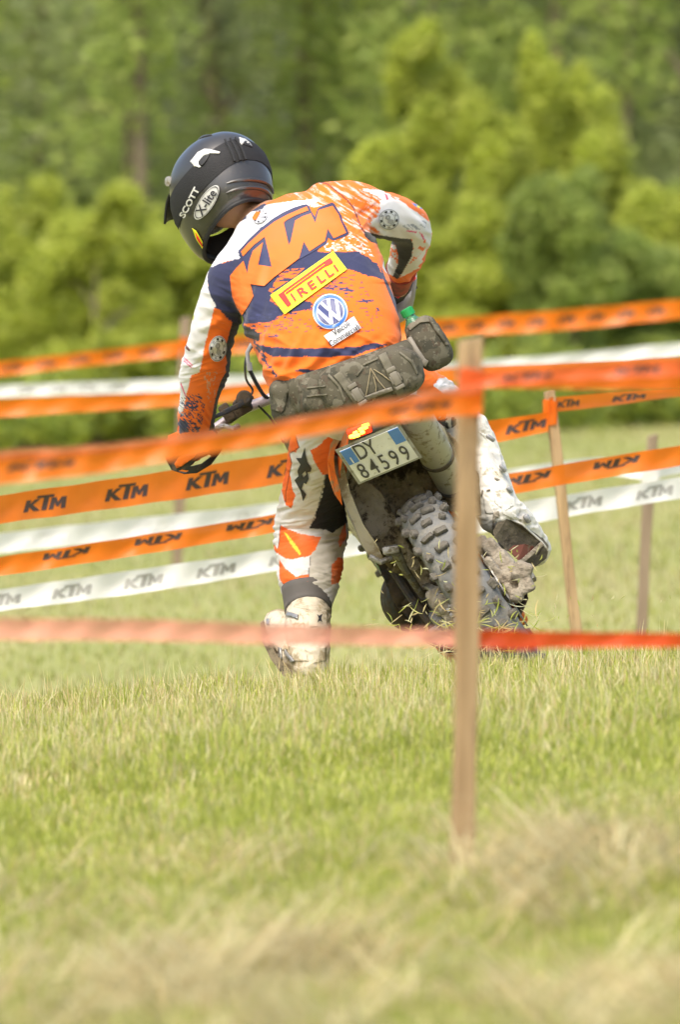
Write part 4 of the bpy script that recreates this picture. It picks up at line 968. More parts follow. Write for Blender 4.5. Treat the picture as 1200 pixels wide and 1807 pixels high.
# ---- the body itself: one continuous surface, nearly all of it under the clothes
head_c = P(389, 330, 22.40)
uh = Vector((-.35, .45, .82)).normalized(); fh = Vector((-.5, .6, -.55)); fh = (fh - uh * fh.dot(uh)).normalized(); lh = uh.cross(fh).normalized()
HSC = .93
def HL(f, l, u): return head_c + (fh * f + lh * l + uh * u) * HSC
bp_ = []
bp_.append(slab([(628, 700, 92, 20, .10, 22.0), (600, 640, 100, 18, .10, 22.0), (570, 560, 108, 20, .105, 22.1), (535, 475, 118, 24, .105, 22.22), (508, 425, 108, 26, .10, 22.28), (478, 395, 66, 28, .07, 22.33), (440, 380, 32, 30, .045, 22.38), (418, 368, 30, 30, .045, 22.42)], expo=2.1))
for k in ([(430, 470, 42, 22.26), (398, 505, 33, 22.24), (380, 560, 30, 22.28), (366, 610, 30, 22.34), (358, 655, 28, 22.42), (352, 710, 22, 22.50), (344, 760, 18, 22.58), (341, 782, 21, 22.64)],
          [(590, 382, 40, 22.26), (640, 374, 34, 22.3), (695, 388, 29, 22.4), (728, 402, 28, 22.5), (720, 445, 25, 22.62), (706, 486, 18, 22.74), (703, 508, 20, 22.82)],
          [(620, 710, 62, 22.1), (575, 785, 48, 22.2), (560, 860, 44, 22.34), (549, 925, 42, 22.42), (545, 985, 38, 22.36), (544, 1050, 33, 22.26), (546, 1120, 28, 22.16), (548, 1170, 24, 22.12)],
          [(672, 705, 58, 22.1), (740, 712, 48, 22.3), (797, 725, 40, 22.5), (828, 780, 36, 22.48), (855, 840, 32, 22.42), (880, 900, 26, 22.38)]):
    bp_.append(limb(k, 16, 4))
hd = MB(); V = []; F = []
for i in range(13):
    th_ = PI * i / 12
    for j in range(20):
        w = 2 * PI * j / 20; u_ = math.cos(th_); r_ = math.sin(th_); ff = math.cos(w) * r_; ll = math.sin(w) * r_
        jaw = 1 - .25 * max(0, -u_); V.append(HL(.01 + ff * .098 * (1 if ff < 0 else jaw), ll * .075 * jaw, u_ * .115 - .01))
F = [(i * 20 + j, i * 20 + (j + 1) % 20, (i + 1) * 20 + (j + 1) % 20, (i + 1) * 20 + j) for i in range(12) for j in range(20)]
hd.add(V, F); bp_.append(hd)
q = MB(); q.tube([HL(.095, 0, .02), HL(.125, 0, -.025), HL(.10, 0, -.035)], [.009, .016, .012], 10); bp_.append(q)
for s_ in (-1, 1):
    q = MB(); q.tube([HL(-.005, s_ * .072, .025), HL(-.01, s_ * .086, .01), HL(-.005, s_ * .08, -.03), HL(.01, s_ * .072, -.035)], [.006, .009, .007, .005], 8); bp_.append(q)
q = MB(); q.tube([HL(.098, -.022, -.065), HL(.108, 0, -.062), HL(.098, .022, -.065)], [.004, .008, .004], 8); bp_.append(q)
bm_ = fuse(bp_, .008, 3, 1, 'body'); bm_.materials.append(SKIN); link('body', bm_, rider)
EYE = mat('eye', (.75, .73, .70), .2)
for s_ in (-1, 1):
    q = MB(); q.lathe(HL(.085, s_ * .032, .022), fh, [(-.012, .001), (-.008, .009), (0, .012), (.008, .009), (.012, .001)], 12); q.obj('eye', EYE, rider, True)
q = MB(); V = []; F = []
for i in range(9):
    th_ = PI * .62 * i / 8
    for j in range(20):
        w = 2 * PI * j / 20; u_ = math.cos(th_); r_ = math.sin(th_); V.append(HL(-.004 + math.cos(w) * r_ * (.104 if math.cos(w) < 0 else .085), math.sin(w) * r_ * .080, u_ * .120 - .008))
q.add(V, [(i * 20 + j, i * 20 + (j + 1) % 20, (i + 1) * 20 + (j + 1) % 20, (i + 1) * 20 + j) for i in range(8) for j in range(20)]); q.obj('hair', mat('brown_hair', (.06, .035, .02), .8), rider, True)

# ---- jersey
jp = [slab([(596, 662, 112, 18, .125, 21.97), (590, 632, 124, 18, .138, 21.97), (583, 596, 127, 18, .14, 22.0), (562, 540, 133, 20, .14, 22.08), (538, 480, 136, 23, .135, 22.18), (514, 430, 130, 26, .13, 22.25), (494, 402, 94, 28, .085, 22.31), (467, 395, 50, 29, .050, 22.36), (449, 387, 33, 30, .040, 22.40)], 40, 6, 2.25),
      limb([(440, 474, 58, 22.22), (412, 500, 50, 22.22), (385, 552, 40, 22.26), (371, 606, 41, 22.32), (360, 655, 41, 22.40), (351, 705, 34, 22.48), (346, 752, 29, 22.56), (344, 768, 26, 22.60)], 28),
      limb([(572, 384, 62, 22.24), (622, 372, 52, 22.28), (668, 378, 42, 22.34), (704, 388, 39, 22.42), (724, 404, 37, 22.50), (722, 440, 33, 22.60), (711, 470, 27, 22.68), (702, 487, 20, 22.74)], 28)]
jm = fuse(jp, .0065, 5, 1, 'jersey')
def jdisp(V, N):
    px, py = proj(V)
    def rot(ang, sx, sy, sd, o=3):
        c, s_ = math.cos(rad(ang)), math.sin(rad(ang)); u = (px * c + py * s_) / sx; v = (-px * s_ + py * c) / sy
        return 1 - np.abs(2 * fbm(np.stack([u, v, V[:, 1] * 6], 1), sd, o) - 1) * 2
    back = sstep(405, 450, px) * sstep(690, 640, px)
    d = .0028 * rot(-62, 40, 130, 3, 2) * back
    # creases gathered above the belt, leaning
    w = sstep(500, 640, py) * (px > 420); d += .011 * w * (rot(-64, 26, 120, 8, 2) - .4)
    low = sstep(595, 650, py) * (px > 430); d += .007 * low * (rot(-12, 90, 18, 15, 2) - .3)
    # creases across the sleeves
    sl = (px < 425); d += np.where(sl, .0032 * (rot(12, 90, 26, 21, 2) - .3), 0)
    el = np.exp(-((py - 655) / 26.) ** 2) * sl; d += .005 * el * rot(-20, 60, 8, 23)
    ls = np.exp(-((py - 740) / 30.) ** 2) * sl; d += .006 * ls * rot(60, 40, 8, 24)
    sr = sstep(635, 680, px) * (py < 500); d += sr * (.005 * (rot(35, 80, 22, 31, 2) - .35))
    ar = np.exp(-(((px - 415) / 34.) ** 2 + ((py - 555) / 60.) ** 2)); d += .008 * ar * (rot(-66, 11, 60, 41) - .3)
    arr = np.exp(-(((px - 640) / 40.) ** 2 + ((py - 400) / 45.) ** 2)); d += .007 * arr * (rot(48, 12, 60, 43) - .3)
    for (x0, y0, x1, y1, am, wd) in ((452, 655, 486, 560, .006, 6), (496, 662, 540, 585, .007, 6), (540, 655, 604, 560, .006, 7), (428, 610, 470, 455, .006, 7), (610, 645, 690, 600, .006, 6), (575, 650, 640, 610, .005, 5), (440, 590, 520, 600, .004, 5), (672, 470, 640, 400, .005, 7), (385, 600, 345, 640, .005, 6), (392, 560, 350, 585, .004, 6)):
        L2 = (x1 - x0) ** 2 + (y1 - y0) ** 2; t = np.clip(((px - x0) * (x1 - x0) + (py - y0) * (y1 - y0)) / L2, 0, 1)
        dist = np.hypot(px - x0 - t * (x1 - x0) - 3 * np.sin(t * 5), py - y0 - t * (y1 - y0)); ed = np.sin(PI * (.12 + .8 * t))
        d += am * ed * (np.exp(-(dist / wd) ** 2) - .5 * np.exp(-((dist - 2.1 * wd) / wd) ** 2))
    d += .0006 * (fbm(V * 60, 50, 2) - .5)
    return d
displace(jm, jdisp)
# open neck
Vj = coords(jm); px, py = proj(Vj)
def jersey_paint(V):
    px, py = proj(V); n = len(px); C = np.tile(OR_, (n, 1))
    s1 = np.stack([px / 9, py / 3.2], 1); j = (fbm(s1, 3, 3) - .5); j2 = (fbm(s1 + 50, 5, 3) - .5)
    qx = px + 16 * j; qy = py + 5 * j2                              # ragged edges as printed
    tx_, ty_ = px - 0, py
    def fill(poly, c, rag=0, soft=0):
        m = inpoly(px + rag * (qx - px), py + rag * (qy - py), poly); C[m] = c; return m
    # right sleeve / shoulder scratches of white in the orange
    zone = inpoly(px, py, Z2([(260, 100), (545, 40), (760, 60), (960, 160), (1000, 260), (880, 370), (800, 330), (815, 440), (600, 420), (700, 340), (620, 180), (520, 200), (480, 180)]))
    a = rad(32); u = (px * math.cos(a) + py * math.sin(a)); v = (-px * math.sin(a) + py * math.cos(a))
    st = fbm(np.stack([u / 22, v / 2.6], 1), 61, 4)
    m = zone & (st > .62); C[m] = (WHT * .6 + OR_ * .4)
    m = zone & (st > .55) & (st <= .62); C[m] = OR_ * .8 + WHT * .2
    stip = inpoly(px, py, Z2([(540, 400), (620, 360), (720, 330), (820, 420), (850, 480), (740, 430), (600, 430)])) & (fbm(np.stack([px / 3.2, py / 2.6], 1), 63, 2) > .66); C[stip] = WHT * .95
    # white yoke
    yoke = Z2([(-60, 540), (0, 505), (60, 482), (135, 470), (125, 430), (250, 310), (380, 218), (488, 184), (560, 196), (520, 150), (440, 158), (330, 172), (270, 185), (240, 205), (150, 180), (20, 320), (-40, 400)])
    m = inpoly(px + 1.2 * (qx - px) * sstep(450, 540, px), py + 1.5 * (qy - py) * sstep(450, 540, px), yoke); C[m] = WHT
    rd = m & (st > .6) & (px > 500); C[rd] = (1.1 * OR_ + WHT) / 2
    # navy field below the letters
    nv = Z2([(-60, 520), (-10, 512), (60, 482), (135, 462), (118, 432), (250, 300), (300, 420), (560, 380), (540, 432), (640, 436), (745, 430), (800, 458), (862, 500), (896, 584), (800, 556), (705, 524), (600, 560), (480, 620), (420, 660), (520, 706), (505, 738), (420, 748), (340, 772), (280, 806), (110, 818), (70, 790), (-30, 700)])
    mm = inpoly(px + .6 * (qx - px), py + .9 * (qy - py), nv); C[mm] = NV
    # orange shows through the brush strokes beside the yellow patch
    b1 = inpoly(px, py, Z2([(360, 525), (470, 520), (430, 560), (300, 640), (290, 690), (330, 720), (500, 700), (520, 690), (400, 680), (280, 640)])); C[b1 & (fbm(np.stack([px / 14, py / 3.0], 1), 71, 3) > .50)] = OR_
    # navy dashes and spatter
    zone = inpoly(px, py, Z2([(150, 770), (500, 720), (520, 600), (690, 540), (760, 560), (880, 760), (950, 860), (700, 860), (520, 850), (300, 890), (190, 860)]))
    da = fbm(np.stack([px / 9.0, py / 2.0], 1), 73, 3); dn = fbm(np.stack([px / 50, py / 26], 1), 74, 2)
    near = np.exp(-(((px - 460) / 60.) ** 2 + ((py - 565) / 22.) ** 2)) + np.exp(-(((px - 590) / 50.) ** 2 + ((py - 512) / 26.) ** 2))
    C[zone & (da > .675 - .10 * near - .08 * (dn - .5))] = NV * 1.4
    # lower stripes
    fill(Z2([(225, 925), (300, 938), (420, 944), (600, 945), (760, 934), (840, 915), (915, 925), (790, 962), (740, 984), (600, 990), (420, 988), (300, 985), (250, 960)]), NV, .6)
    fill(Z2([(400, 1058), (480, 1055), (560, 1062), (640, 1048), (720, 1030), (880, 985), (900, 990), (780, 1030), (640, 1075), (520, 1090)]), NV, .6)
    fill(Z2([(190, 860), (222, 910), (262, 990), (300, 1062), (330, 1092), (316, 1094), (270, 1040), (215, 930)]), NV, .9)
    fill(Z2([(870, 495), (890, 580), (935, 690), (980, 800), (1002, 880), (1020, 890), (1012, 820), (960, 700), (905, 580)]), NV, 0)
    # seam of the right shoulder
    seam = np.array(ZR([(-330, 30), (-120, 80), (0, 175), (70, 235), (130, 310), (165, 400), (200, 490), (235, 545)])); dd = np.full(n, 99.)
    for k in range(len(seam) - 1):
        p0, p1 = seam[k], seam[k + 1]; L2 = ((p1 - p0) ** 2).sum(); t = np.clip(((px - p0[0]) * (p1[0] - p0[0]) + (py - p0[1]) * (p1[1] - p0[1])) / L2, 0, 1)
        dd = np.minimum(dd, np.hypot(px - p0[0] - t * (p1[0] - p0[0]), py - p0[1] - t * (p1[1] - p0[1])))
    C[dd < 1.2] = (.16, .04, .03)
    # right sleeve
    fill(ZR([(300, 445), (350, 400), (380, 330), (400, 180), (480, 235), (600, 250), (690, 290), (760, 350), (900, 420), (900, 500), (880, 640), (760, 890), (560, 990), (680, 780), (705, 660), (690, 612), (600, 612), (380, 572), (370, 530), (320, 490)]), WHT, .5)
    fill(ZR([(200, 120), (330, 130), (400, 140), (520, 200), (600, 250), (560, 262), (470, 235), (420, 250), (360, 200)]), (WHT * .9 + OR_ * .1), .8)
    fill(ZR([(430, 170), (455, 185), (470, 230), (450, 235)]), (.55, .05, .10), 0)
    m = inpoly(px, py, ZR([(480, 190), (600, 235), (700, 270), (860, 380), (880, 470), (840, 430), (740, 350), (620, 280), (520, 240)])) & (st > .47); C[m] = OR_
    fill(ZR([(690, 262), (760, 280), (815, 305), (790, 322), (730, 300)]), (.05, .18, .55), 0); fill(ZR([(735, 285), (775, 292), (768, 312), (740, 302)]), (.65, .62, .04), 0)
    m = inpoly(px, py, ZR([(600, 480), (830, 430), (840, 520), (650, 520)])) & (st > .52); C[m] = (.30, .32, .36)
    fill(ZR([(640, 524), (740, 538), (735, 552), (640, 536)]), (.70, .08, .20), 0); fill(ZR([(760, 530), (800, 570), (822, 625), (805, 625), (780, 575)]), (.70, .08, .20), 0)
    m = inpoly(px, py, ZR([(750, 700), (830, 600), (820, 700), (740, 800), (660, 860), (700, 800)])) & (st > .47); C[m] = OR_
    fill(ZR([(225, 530), (300, 552), (380, 572), (600, 606), (685, 610), (706, 660), (695, 770), (620, 900), (560, 1000), (510, 968), (560, 850), (560, 760), (535, 665), (400, 668), (300, 640), (240, 590)]), BLK, 0)
    fill(ZR([(470, 660), (535, 668), (560, 760), (558, 850), (512, 966), (440, 930), (410, 880), (425, 790), (455, 740)]), WHT * .96, 0)
    m = inpoly(px, py, ZR([(470, 665), (535, 668), (560, 760), (555, 860), (520, 800), (470, 780)])) & (fbm(np.stack([px / 3, py / 3], 1), 81, 2) > .42); C[m] = OR_
    # left sleeve
    W_ = fill(Z7([(392, 100), (330, 165), (240, 330), (180, 800), (120, 1100), (150, 1240), (180, 1230), (206, 1112), (244, 960), (310, 932), (326, 850), (345, 740), (385, 590), (400, 520), (420, 450), (436, 432), (392, 350), (372, 290), (368, 205)]), WHT * .98, .15)
    fill(Z7([(640, 60), (500, 102), (388, 150), (372, 210), (374, 300), (395, 360), (436, 430), (566, 540), (600, 500), (640, 400)]), NV, .1)
    bl = fill(Z7([(615, 470), (596, 560), (560, 545), (520, 690), (495, 760), (520, 860), (505, 890), (512, 930), (470, 1000), (430, 1130), (410, 1240), (380, 1375), (560, 1375), (640, 1000), (640, 900), (600, 640), (760, 700), (770, 640), (700, 600), (640, 570)]), BLK * 1.6, .1)
    m = inpoly(px, py, Z7([(170, 1120), (300, 1080), (350, 1160), (330, 1300), (300, 1390), (150, 1390)])) & (fbm(np.stack([(px + py) / 7, (px - py) / 2.4], 1), 83, 3) > .52 - .0011 * (py - 715)); C[m] = NV * 1.2
    fill(Z7([(160, 1285), (200, 1310), (232, 1385), (150, 1400), (140, 1330)]), NV, .2)
    for pl_ in ([(190, 815), (258, 880), (256, 890), (188, 828)], [(190, 840), (255, 896), (250, 902), (188, 852)], [(165, 1000), (205, 1110), (200, 1118), (163, 1030)]): fill(Z7(pl_), (.70, .12, .25), 0)
    fill(Z7([(205, 720), (240, 768), (228, 775), (200, 750)]), (.14, .02, .04), 0); fill(Z7([(262, 345), (290, 350), (285, 395), (262, 385)]), (.5, .55, .03), 0); fill(Z7([(250, 500), (270, 495), (262, 535), (246, 530)]), (.5, .55, .03), 0)
    m = inpoly(px, py, Z7([(340, 930), (440, 930), (430, 1100), (380, 1180), (350, 1120)])) & (fbm(np.stack([px / 2.2, py / 5], 1), 87, 3) > .62); C[m] = np.array((.62, .36, .25))
    m = inpoly(px, py, Z7([(155, 1130), (200, 1160), (190, 1260), (150, 1280)])) & (st > .5); C[m] = (.25, .27, .3)
    # collar
    fill(zz(260, 210, 4, [(620, 760), (660, 640), (700, 620), (800, 590), (840, 600), (810, 640), (700, 660), (700, 700), (650, 730)]), NV, .3)
    # dust and sweat shade the cloth a little
    g = fbm(V * 9, 90, 4); C *= (.90 + .2 * g)[:, None]
    return np.clip(C, 0, .9)
M_JER = attr_mat('jersey_cloth', .78, .25, 900, sheen=.15)
set_paint(jm, jersey_paint(coords(jm))); jm.materials.append(M_JER)
jersey = link('jersey', jm, rider)
JB = bvh_of(jersey)
def pmat(name, c, rough=.6): return mat(name, c, rough, var=.05)
P_OR = pmat('print_orange', (.80, .155, .014)); P_NV = pmat('print_navy', (.03, .036, .095)); P_YE = pmat('patch_yellow', (.78, .80, .02)); P_RE = pmat('patch_red', (.80, .035, .02)); P_WH = pmat('patch_white', (.76, .77, .80)); P_BL = pmat('emblem_blue', (.035, .15, .48), .35); P_BK = pmat('print_black', (.03, .03, .035)); P_GY = pmat('print_grey', (.36, .37, .39)); P_DB = pmat('emblem_dark_blue', (.02, .035, .16), .4)
ID = lambda x, y: (x, y)
def dec(name, polys, m, off=.0014, parent=None, bvh=None, step=3, **k): return decal(name, shape2d(polys=polys), ID, bvh or JB, m, parent or jersey, off, step, **k)
# the big letters of the back print
dec('print_outline', [ZK([(108, 480), (130, 460), (200, 380), (300, 285), (420, 190), (520, 130), (620, 85), (700, 60), (735, 55), (760, 75), (782, 125), (812, 170), (835, 100), (860, 80), (970, 38), (990, 50), (1020, 100), (1060, 165), (1065, 205), (1100, 265), (1125, 325), (1100, 345), (985, 388), (950, 375), (935, 360), (915, 420), (860, 455), (760, 510), (600, 600), (420, 640), (180, 690), (150, 560)])], P_NV, .0014)
letters = [ZK([(132, 490), (200, 415), (320, 305), (440, 215), (560, 150), (680, 98), (738, 75), (752, 112), (640, 155), (545, 205), (525, 225), (572, 430), (590, 395), (630, 205), (700, 165), (775, 140), (815, 225), (845, 110), (975, 70), (1030, 150), (1050, 210), (1100, 318), (985, 370), (930, 282), (905, 395), (762, 490), (710, 400), (668, 552), (560, 635), (440, 725), (345, 808), (285, 800), (220, 790), (240, 870), (248, 900), (205, 980), (140, 1080), (90, 1000), (50, 900), (30, 715), (90, 640), (155, 575), (190, 690), (205, 590), (240, 485), (335, 405), (290, 612), (415, 632), (350, 355), (250, 430), (150, 535)])]
dec('print_letters', letters, P_OR, .0024)
# long yellow name patch
yp = ZP([(45, 578), (745, 86), (898, 288), (205, 788)]); dec('name_patch', [yp], P_YE, .0034)
for bar_ in ([(132, 572), (190, 534), (282, 675), (238, 710)], [(186, 532), (196, 546), (656, 216), (646, 201)], [(212, 552), (222, 567), (672, 246), (660, 230)], [(640, 205), (712, 160), (744, 205), (735, 222), (664, 258)]):
    dec('patch_bar', [ZP(bar_)], P_RE, .0052, step=2.5)
yang = 34.5
for ch_, x_, y_, hsz in (('I', 303, 603, 100), ('R', 400, 542, 106), ('E', 508, 470, 104), ('L', 610, 395, 104), ('L', 700, 332, 104), ('I', 778, 280, 92)):
    cx, cy = ZP([(x_, y_)])[0]; s_ = hsz / 6.316 * 1.30
    decal('patch_letter', shape2d(text=ch_, size=1, font_bold=.028), rot_xf(cx, cy, yang, s_ * 1.25, s_, .08), JB, P_RE, jersey, .0056, 2.5)
# round emblem
ec = ZP([(712, 758)])[0]
def circ(cx, cy, r, n=40, a=1.0, rot=0): return [(cx + r * math.cos(2 * PI * k / n) * a, cy + r * math.sin(2 * PI * k / n)) for k in range(n)]
dec('emblem_ground', [circ(*ec, 31)], P_WH, .0034); dec('emblem_ring', [circ(*ec, 29.2), circ(*ec, 24.6)], P_BL, .0046, step=3); dec('emblem_disc', [circ(*ec, 22.8)], P_DB, .0046, step=3)
def emb(pts): # emblem units: +-1, y up, turned with the back
    f = rot_xf(ec[0], ec[1], 28, 22.5, 22.5); return [f(x, y) for x, y in pts]
vw = [emb([(-.44, .90), (-.20, .98), (0, .32), (.20, .98), (.44, .90), (.12, .06), (-.12, .06)]),
      emb([(-.93, .42), (-.76, .66), (-.34, -.52), (-.12, .02), (.12, .02), (.34, -.52), (.76, .66), (.93, .42), (.46, -.92), (.24, -.98), (0, -.38), (-.24, -.98), (-.46, -.92)])]
dec('emblem_letter', [vw[0]], P_WH, .0056, step=3); dec('emblem_letter', [vw[1]], P_WH, .0056, step=3)
dec('word_patch', [ZP([(645, 1030), (975, 812), (1055, 942), (732, 1148)])], P_WH, .0034)
for w_, (x_, y_), s_ in (('Veicoli', (835, 945), 14.5), ('Commerciali', (868, 1022), 14.0)):
    cx, cy = ZP([(x_, y_)])[0]; decal('patch_word', shape2d(text=w_, size=1, font_bold=.012), rot_xf(cx, cy, 32, s_ * .86, s_ * 1.05), JB, P_BK, jersey, .0056, 2.5)
# round club badges: left sleeve, right sleeve, collar
def badge(cx, cy, rx, ry, ang, txt=True):
    f = rot_xf(cx, cy, ang, rx, ry); E = lambda r, n=36: [f(r * math.cos(2 * PI * k / n), r * math.sin(2 * PI * k / n)) for k in range(n)]
    dec('club_badge', [E(1)], P_WH, .003); dec('badge_ring', [E(.97), E(.88)], P_GY, .0040, step=3); dec('badge_ring', [E(.62), E(.56)], P_GY, .0040, step=3)
    for k in range(9):
        a0_ = 2 * PI * k / 9 + .2; dec('badge_mark', [[f(r * math.cos(a), r * math.sin(a)) for r, a in ((.66, a0_), (.84, a0_ + .05), (.84, a0_ + .38), (.66, a0_ + .33))]], P_BK if k % 3 else P_GY, .0040, step=3)
    dec('badge_figure', [[f(*q) for q in ((-.35, .15), (-.25, .42), (.05, .45), (.2, .25), (.12, .0), (.42, -.1), (.38, -.4), (.1, -.5), (-.15, -.3), (-.1, -.05))], [f(.07 * math.cos(a) - .05, .09 * math.sin(a) + .2) for a in np.linspace(0, 2 * PI, 10)[:-1]]], P_GY, .0040, step=3)
badge(384, 615, 15.5, 23, -8); badge(686, 387, 18.5, 18.5, 10); badge(459, 382, 15, 11, 40)
dec('collar_mark', [zz(260, 210, 4, [(740, 700), (770, 655), (800, 660), (770, 712), (750, 715)])], P_OR, .005)

# ---- trousers
tp = [slab([(640, 745, 66, 22, .10, 22.02), (632, 705, 88, 20, .12, 22.0), (616, 660, 92, 19, .12, 21.99)], 32, 6),
      limb([(612, 712, 72, 22.06), (574, 775, 60, 22.16), (560, 840, 56, 22.28), (550, 900, 60, 22.38), (548, 938, 64, 22.42), (547, 985, 59, 22.36), (546, 1030, 51, 22.28), (546, 1066, 40, 22.24)], 28),
      limb([(672, 700, 68, 22.10), (735, 704, 58, 22.26), (775, 712, 44, 22.40), (800, 735, 42, 22.46), (826, 780, 40, 22.46), (838, 815, 34, 22.44)], 28)]
pm = fuse(tp, .0065, 5, 1, 'trousers')
def pdisp(V, N):
    px, py = proj(V); r = lambda ang, sx, sy, sd: 1 - np.abs(2 * fbm(np.stack([(px * math.cos(rad(ang)) + py * math.sin(rad(ang))) / sx, (-px * math.sin(rad(ang)) + py * math.cos(rad(ang))) / sy, V[:, 1] * 6], 1), sd, 3) - 1) * 2
    d = .004 * (r(-20, 60, 15, 3) - .3); k = np.exp(-((py - 945) / 28.) ** 2); d += .007 * k * (r(-10, 80, 9, 5) - .3)
    d += .007 * np.exp(-((py - 1020) / 26.) ** 2) * (r(20, 50, 10, 7) - .3); return d
displace(pm, pdisp)
PW = np.array((.66, .63, .60)); BEI = np.array((.50, .46, .38)); POR = np.array((.80, .135, .02))
def trouser_paint(V):
    px, py = proj(V); n = len(px); C = np.tile(PW, (n, 1)); j = 3.0 * (fbm(np.stack([px / 9, py / 9], 1), 4, 3) - .5)
    def fill(p, c): m = inpoly(px + j, py + j, p); C[m] = c
    fill(ZL([(450, 920), (530, 790), (600, 770), (700, 700), (720, 800), (640, 940), (600, 1130), (440, 1210), (440, 1050)]), BEI)
    fill(ZL([(270, 80), (350, 110), (376, 190), (352, 218), (312, 232), (330, 300), (312, 370), (330, 470), (352, 520), (322, 602), (283, 580), (240, 420)]), POR)
    fill(ZL([(450, 205), (500, 190), (550, 140), (580, 120), (700, 180), (700, 380), (560, 378), (530, 372), (475, 280)]), POR)
    fill(ZL([(556, 372), (640, 380), (760, 520), (760, 660), (700, 705), (600, 772), (560, 750), (445, 738), (480, 680), (505, 600), (540, 480)]), BLK * 1.3)
    fill(ZL([(248, 715), (300, 745), (400, 780), (530, 798), (475, 900), (455, 922), (340, 950), (285, 945), (215, 900), (200, 860)]), POR)
    fill(ZL([(225, 700), (248, 715), (240, 830), (232, 880), (205, 850)]), PW)
    fill(ZL([(240, 950), (280, 1010), (350, 1062), (445, 1048), (440, 1205), (360, 1190), (300, 1170), (240, 1080)]), POR)
    fill(ZL([(640, 935), (598, 985), (596, 1120), (680, 1100), (690, 940)]), POR); fill(ZL([(690, 700), (700, 790), (650, 870), (640, 830)]), POR)
    fill(ZL([(272, 765), (292, 775), (360, 860), (392, 920), (375, 918), (320, 850)]), (.55, .58, .05))
    # right leg
    m = (px > 736) & (py < 800); C[m & inpoly(px, py, [(736, 650), (765, 640), (790, 668), (800, 690), (780, 760), (736, 760)])] = OR_ * .98
    fill([(764, 680), (775, 668), (812, 660), (812, 720), (790, 700)], WHT); fill([(770, 742), (800, 735), (830, 760), (800, 764)], BLK * 2)
    C[(px > 775) & (py > 735) & (fbm(np.stack([px / 4, py / 12], 1), 9, 2) > .55)] = PW
    # seams and grass dust
    for pts in (ZL([(352, 110), (376, 190), (310, 235), (325, 295), (285, 500), (283, 560)]), ZL([(556, 372), (505, 600), (450, 738)]), ZL([(248, 715), (240, 830), (232, 880)]), ZL([(455, 925), (440, 1050), (442, 1200)])):
        s_ = np.array(pts); dd = np.full(n, 99.)
        for k in range(len(s_) - 1):
            p0, p1 = s_[k], s_[k + 1]; L2 = ((p1 - p0) ** 2).sum(); t = np.clip(((px - p0[0]) * (p1[0] - p0[0]) + (py - p0[1]) * (p1[1] - p0[1])) / L2, 0, 1)
            dd = np.minimum(dd, np.hypot(px - p0[0] - t * (p1[0] - p0[0]), py - p0[1] - t * (p1[1] - p0[1])))
        C[dd < .9] *= .35
    g = fbm(V * 12, 44, 4); dirt = sstep(.5, .7, g + .12 * sstep(900, 1050, py)) * (C.max(axis=1) > .08); C = C * (1 - .35 * dirt[:, None]) + np.array((.34, .28, .17)) * .35 * dirt[:, None]
    return np.clip(C, 0, .9)
set_paint(pm, trouser_paint(coords(pm))); pm.materials.append(attr_mat('trouser_cloth', .75, .2, 700)); trousers = link('trousers', pm, rider)
TB = bvh_of(trousers)
dec('leg_print', [ZL([(415, 188), (420, 240), (432, 290), (460, 330), (455, 352), (432, 360), (442, 402), (425, 438), (408, 430), (392, 470), (425, 508), (403, 555), (388, 490), (345, 412), (372, 385), (365, 350), (385, 305), (355, 262), (392, 262)]), ZL([(395, 372), (418, 350), (425, 372), (405, 395)])], P_BK, .002, trousers, TB, 3)

# ---- boots
M_BOOT = mat('dirty_white_boot', (.60, .53, .40), .55, mud=(.36, .29, .18), mud_amt=.40, mud_scale=16, var=.08, bump=.25, bump_scale=45)
M_BOOT2 = mat('clean_white_boot', (.76, .73, .64), .42, mud=(.42, .37, .26), mud_amt=.14, mud_scale=18, var=.06, bump=.2, bump_scale=40)
M_SOLE = mat('dark_muddy_sole', (.06, .048, .03), .85, c2=(.12, .10, .06), scale=22, mud=(.16, .13, .085), mud_amt=.25, mud_scale=30, bump=.8, bump_scale=60)
M_GAIT = mat('grey_boot_collar', (.10, .09, .08), .8, mud=MUD, mud_amt=.25)
M_BUCK = mat('grey_buckle', (.33, .33, .32), .35, .5, mud=MUD, mud_amt=.2)
def boot(parts, name, m, seed):
    me = fuse(parts, .005, 4, 1, name); displace(me, lambda V, N: .0035 * (ridged(V, (22, 22, 40), seed) - .4) + .0015 * (fbm(V * 90, seed, 2) - .5)); me.materials.append(m); return link(name, me, rider)
lb = boot([limb([(544, 1080, 40, 22.22), (544, 1092, 40, 22.2), (543, 1120, 40, 22.16), (545, 1155, 37, 22.12), (548, 1188, 31, 22.10)], 24),
           limb([(548, 1172, 36, 22.12), (527, 1152, 37, 22.16), (508, 1128, 33, 22.24), (495, 1106, 29, 22.32), (489, 1098, 24, 22.36)], 24)], 'left_boot', M_BOOT, 3)
LBB = bvh_of(lb)
q = MB(); cf = [Vector(v) for v in catmull([tuple(P(544, 1080, 22.22)), tuple(P(543, 1064, 22.24)), tuple(P(541, 1036, 22.26))], 3)]
q.tube(cf, [.0615, .062, .0625, .063, .064, .0655, .067], 28, cap=False); o = q.obj('boot_collar', M_GAIT, lb, True); s_ = o.modifiers.new('s', 'SOLIDIFY'); s_.thickness = .006
q = MB(); q.prism([P(x_, y_, 22.10) for x_, y_ in [(459, 1100), (465, 1096), (472, 1128), (488, 1156), (508, 1180), (545, 1192), (578, 1190), (579, 1204), (540, 1206), (500, 1193), (478, 1164), (463, 1133)]], Vector((.0, .08, 0))); q.obj('boot_sole', mat('dusty_sole', (.25, .20, .13), .9, mud=(.1, .08, .05), mud_amt=.4, mud_scale=30), lb)
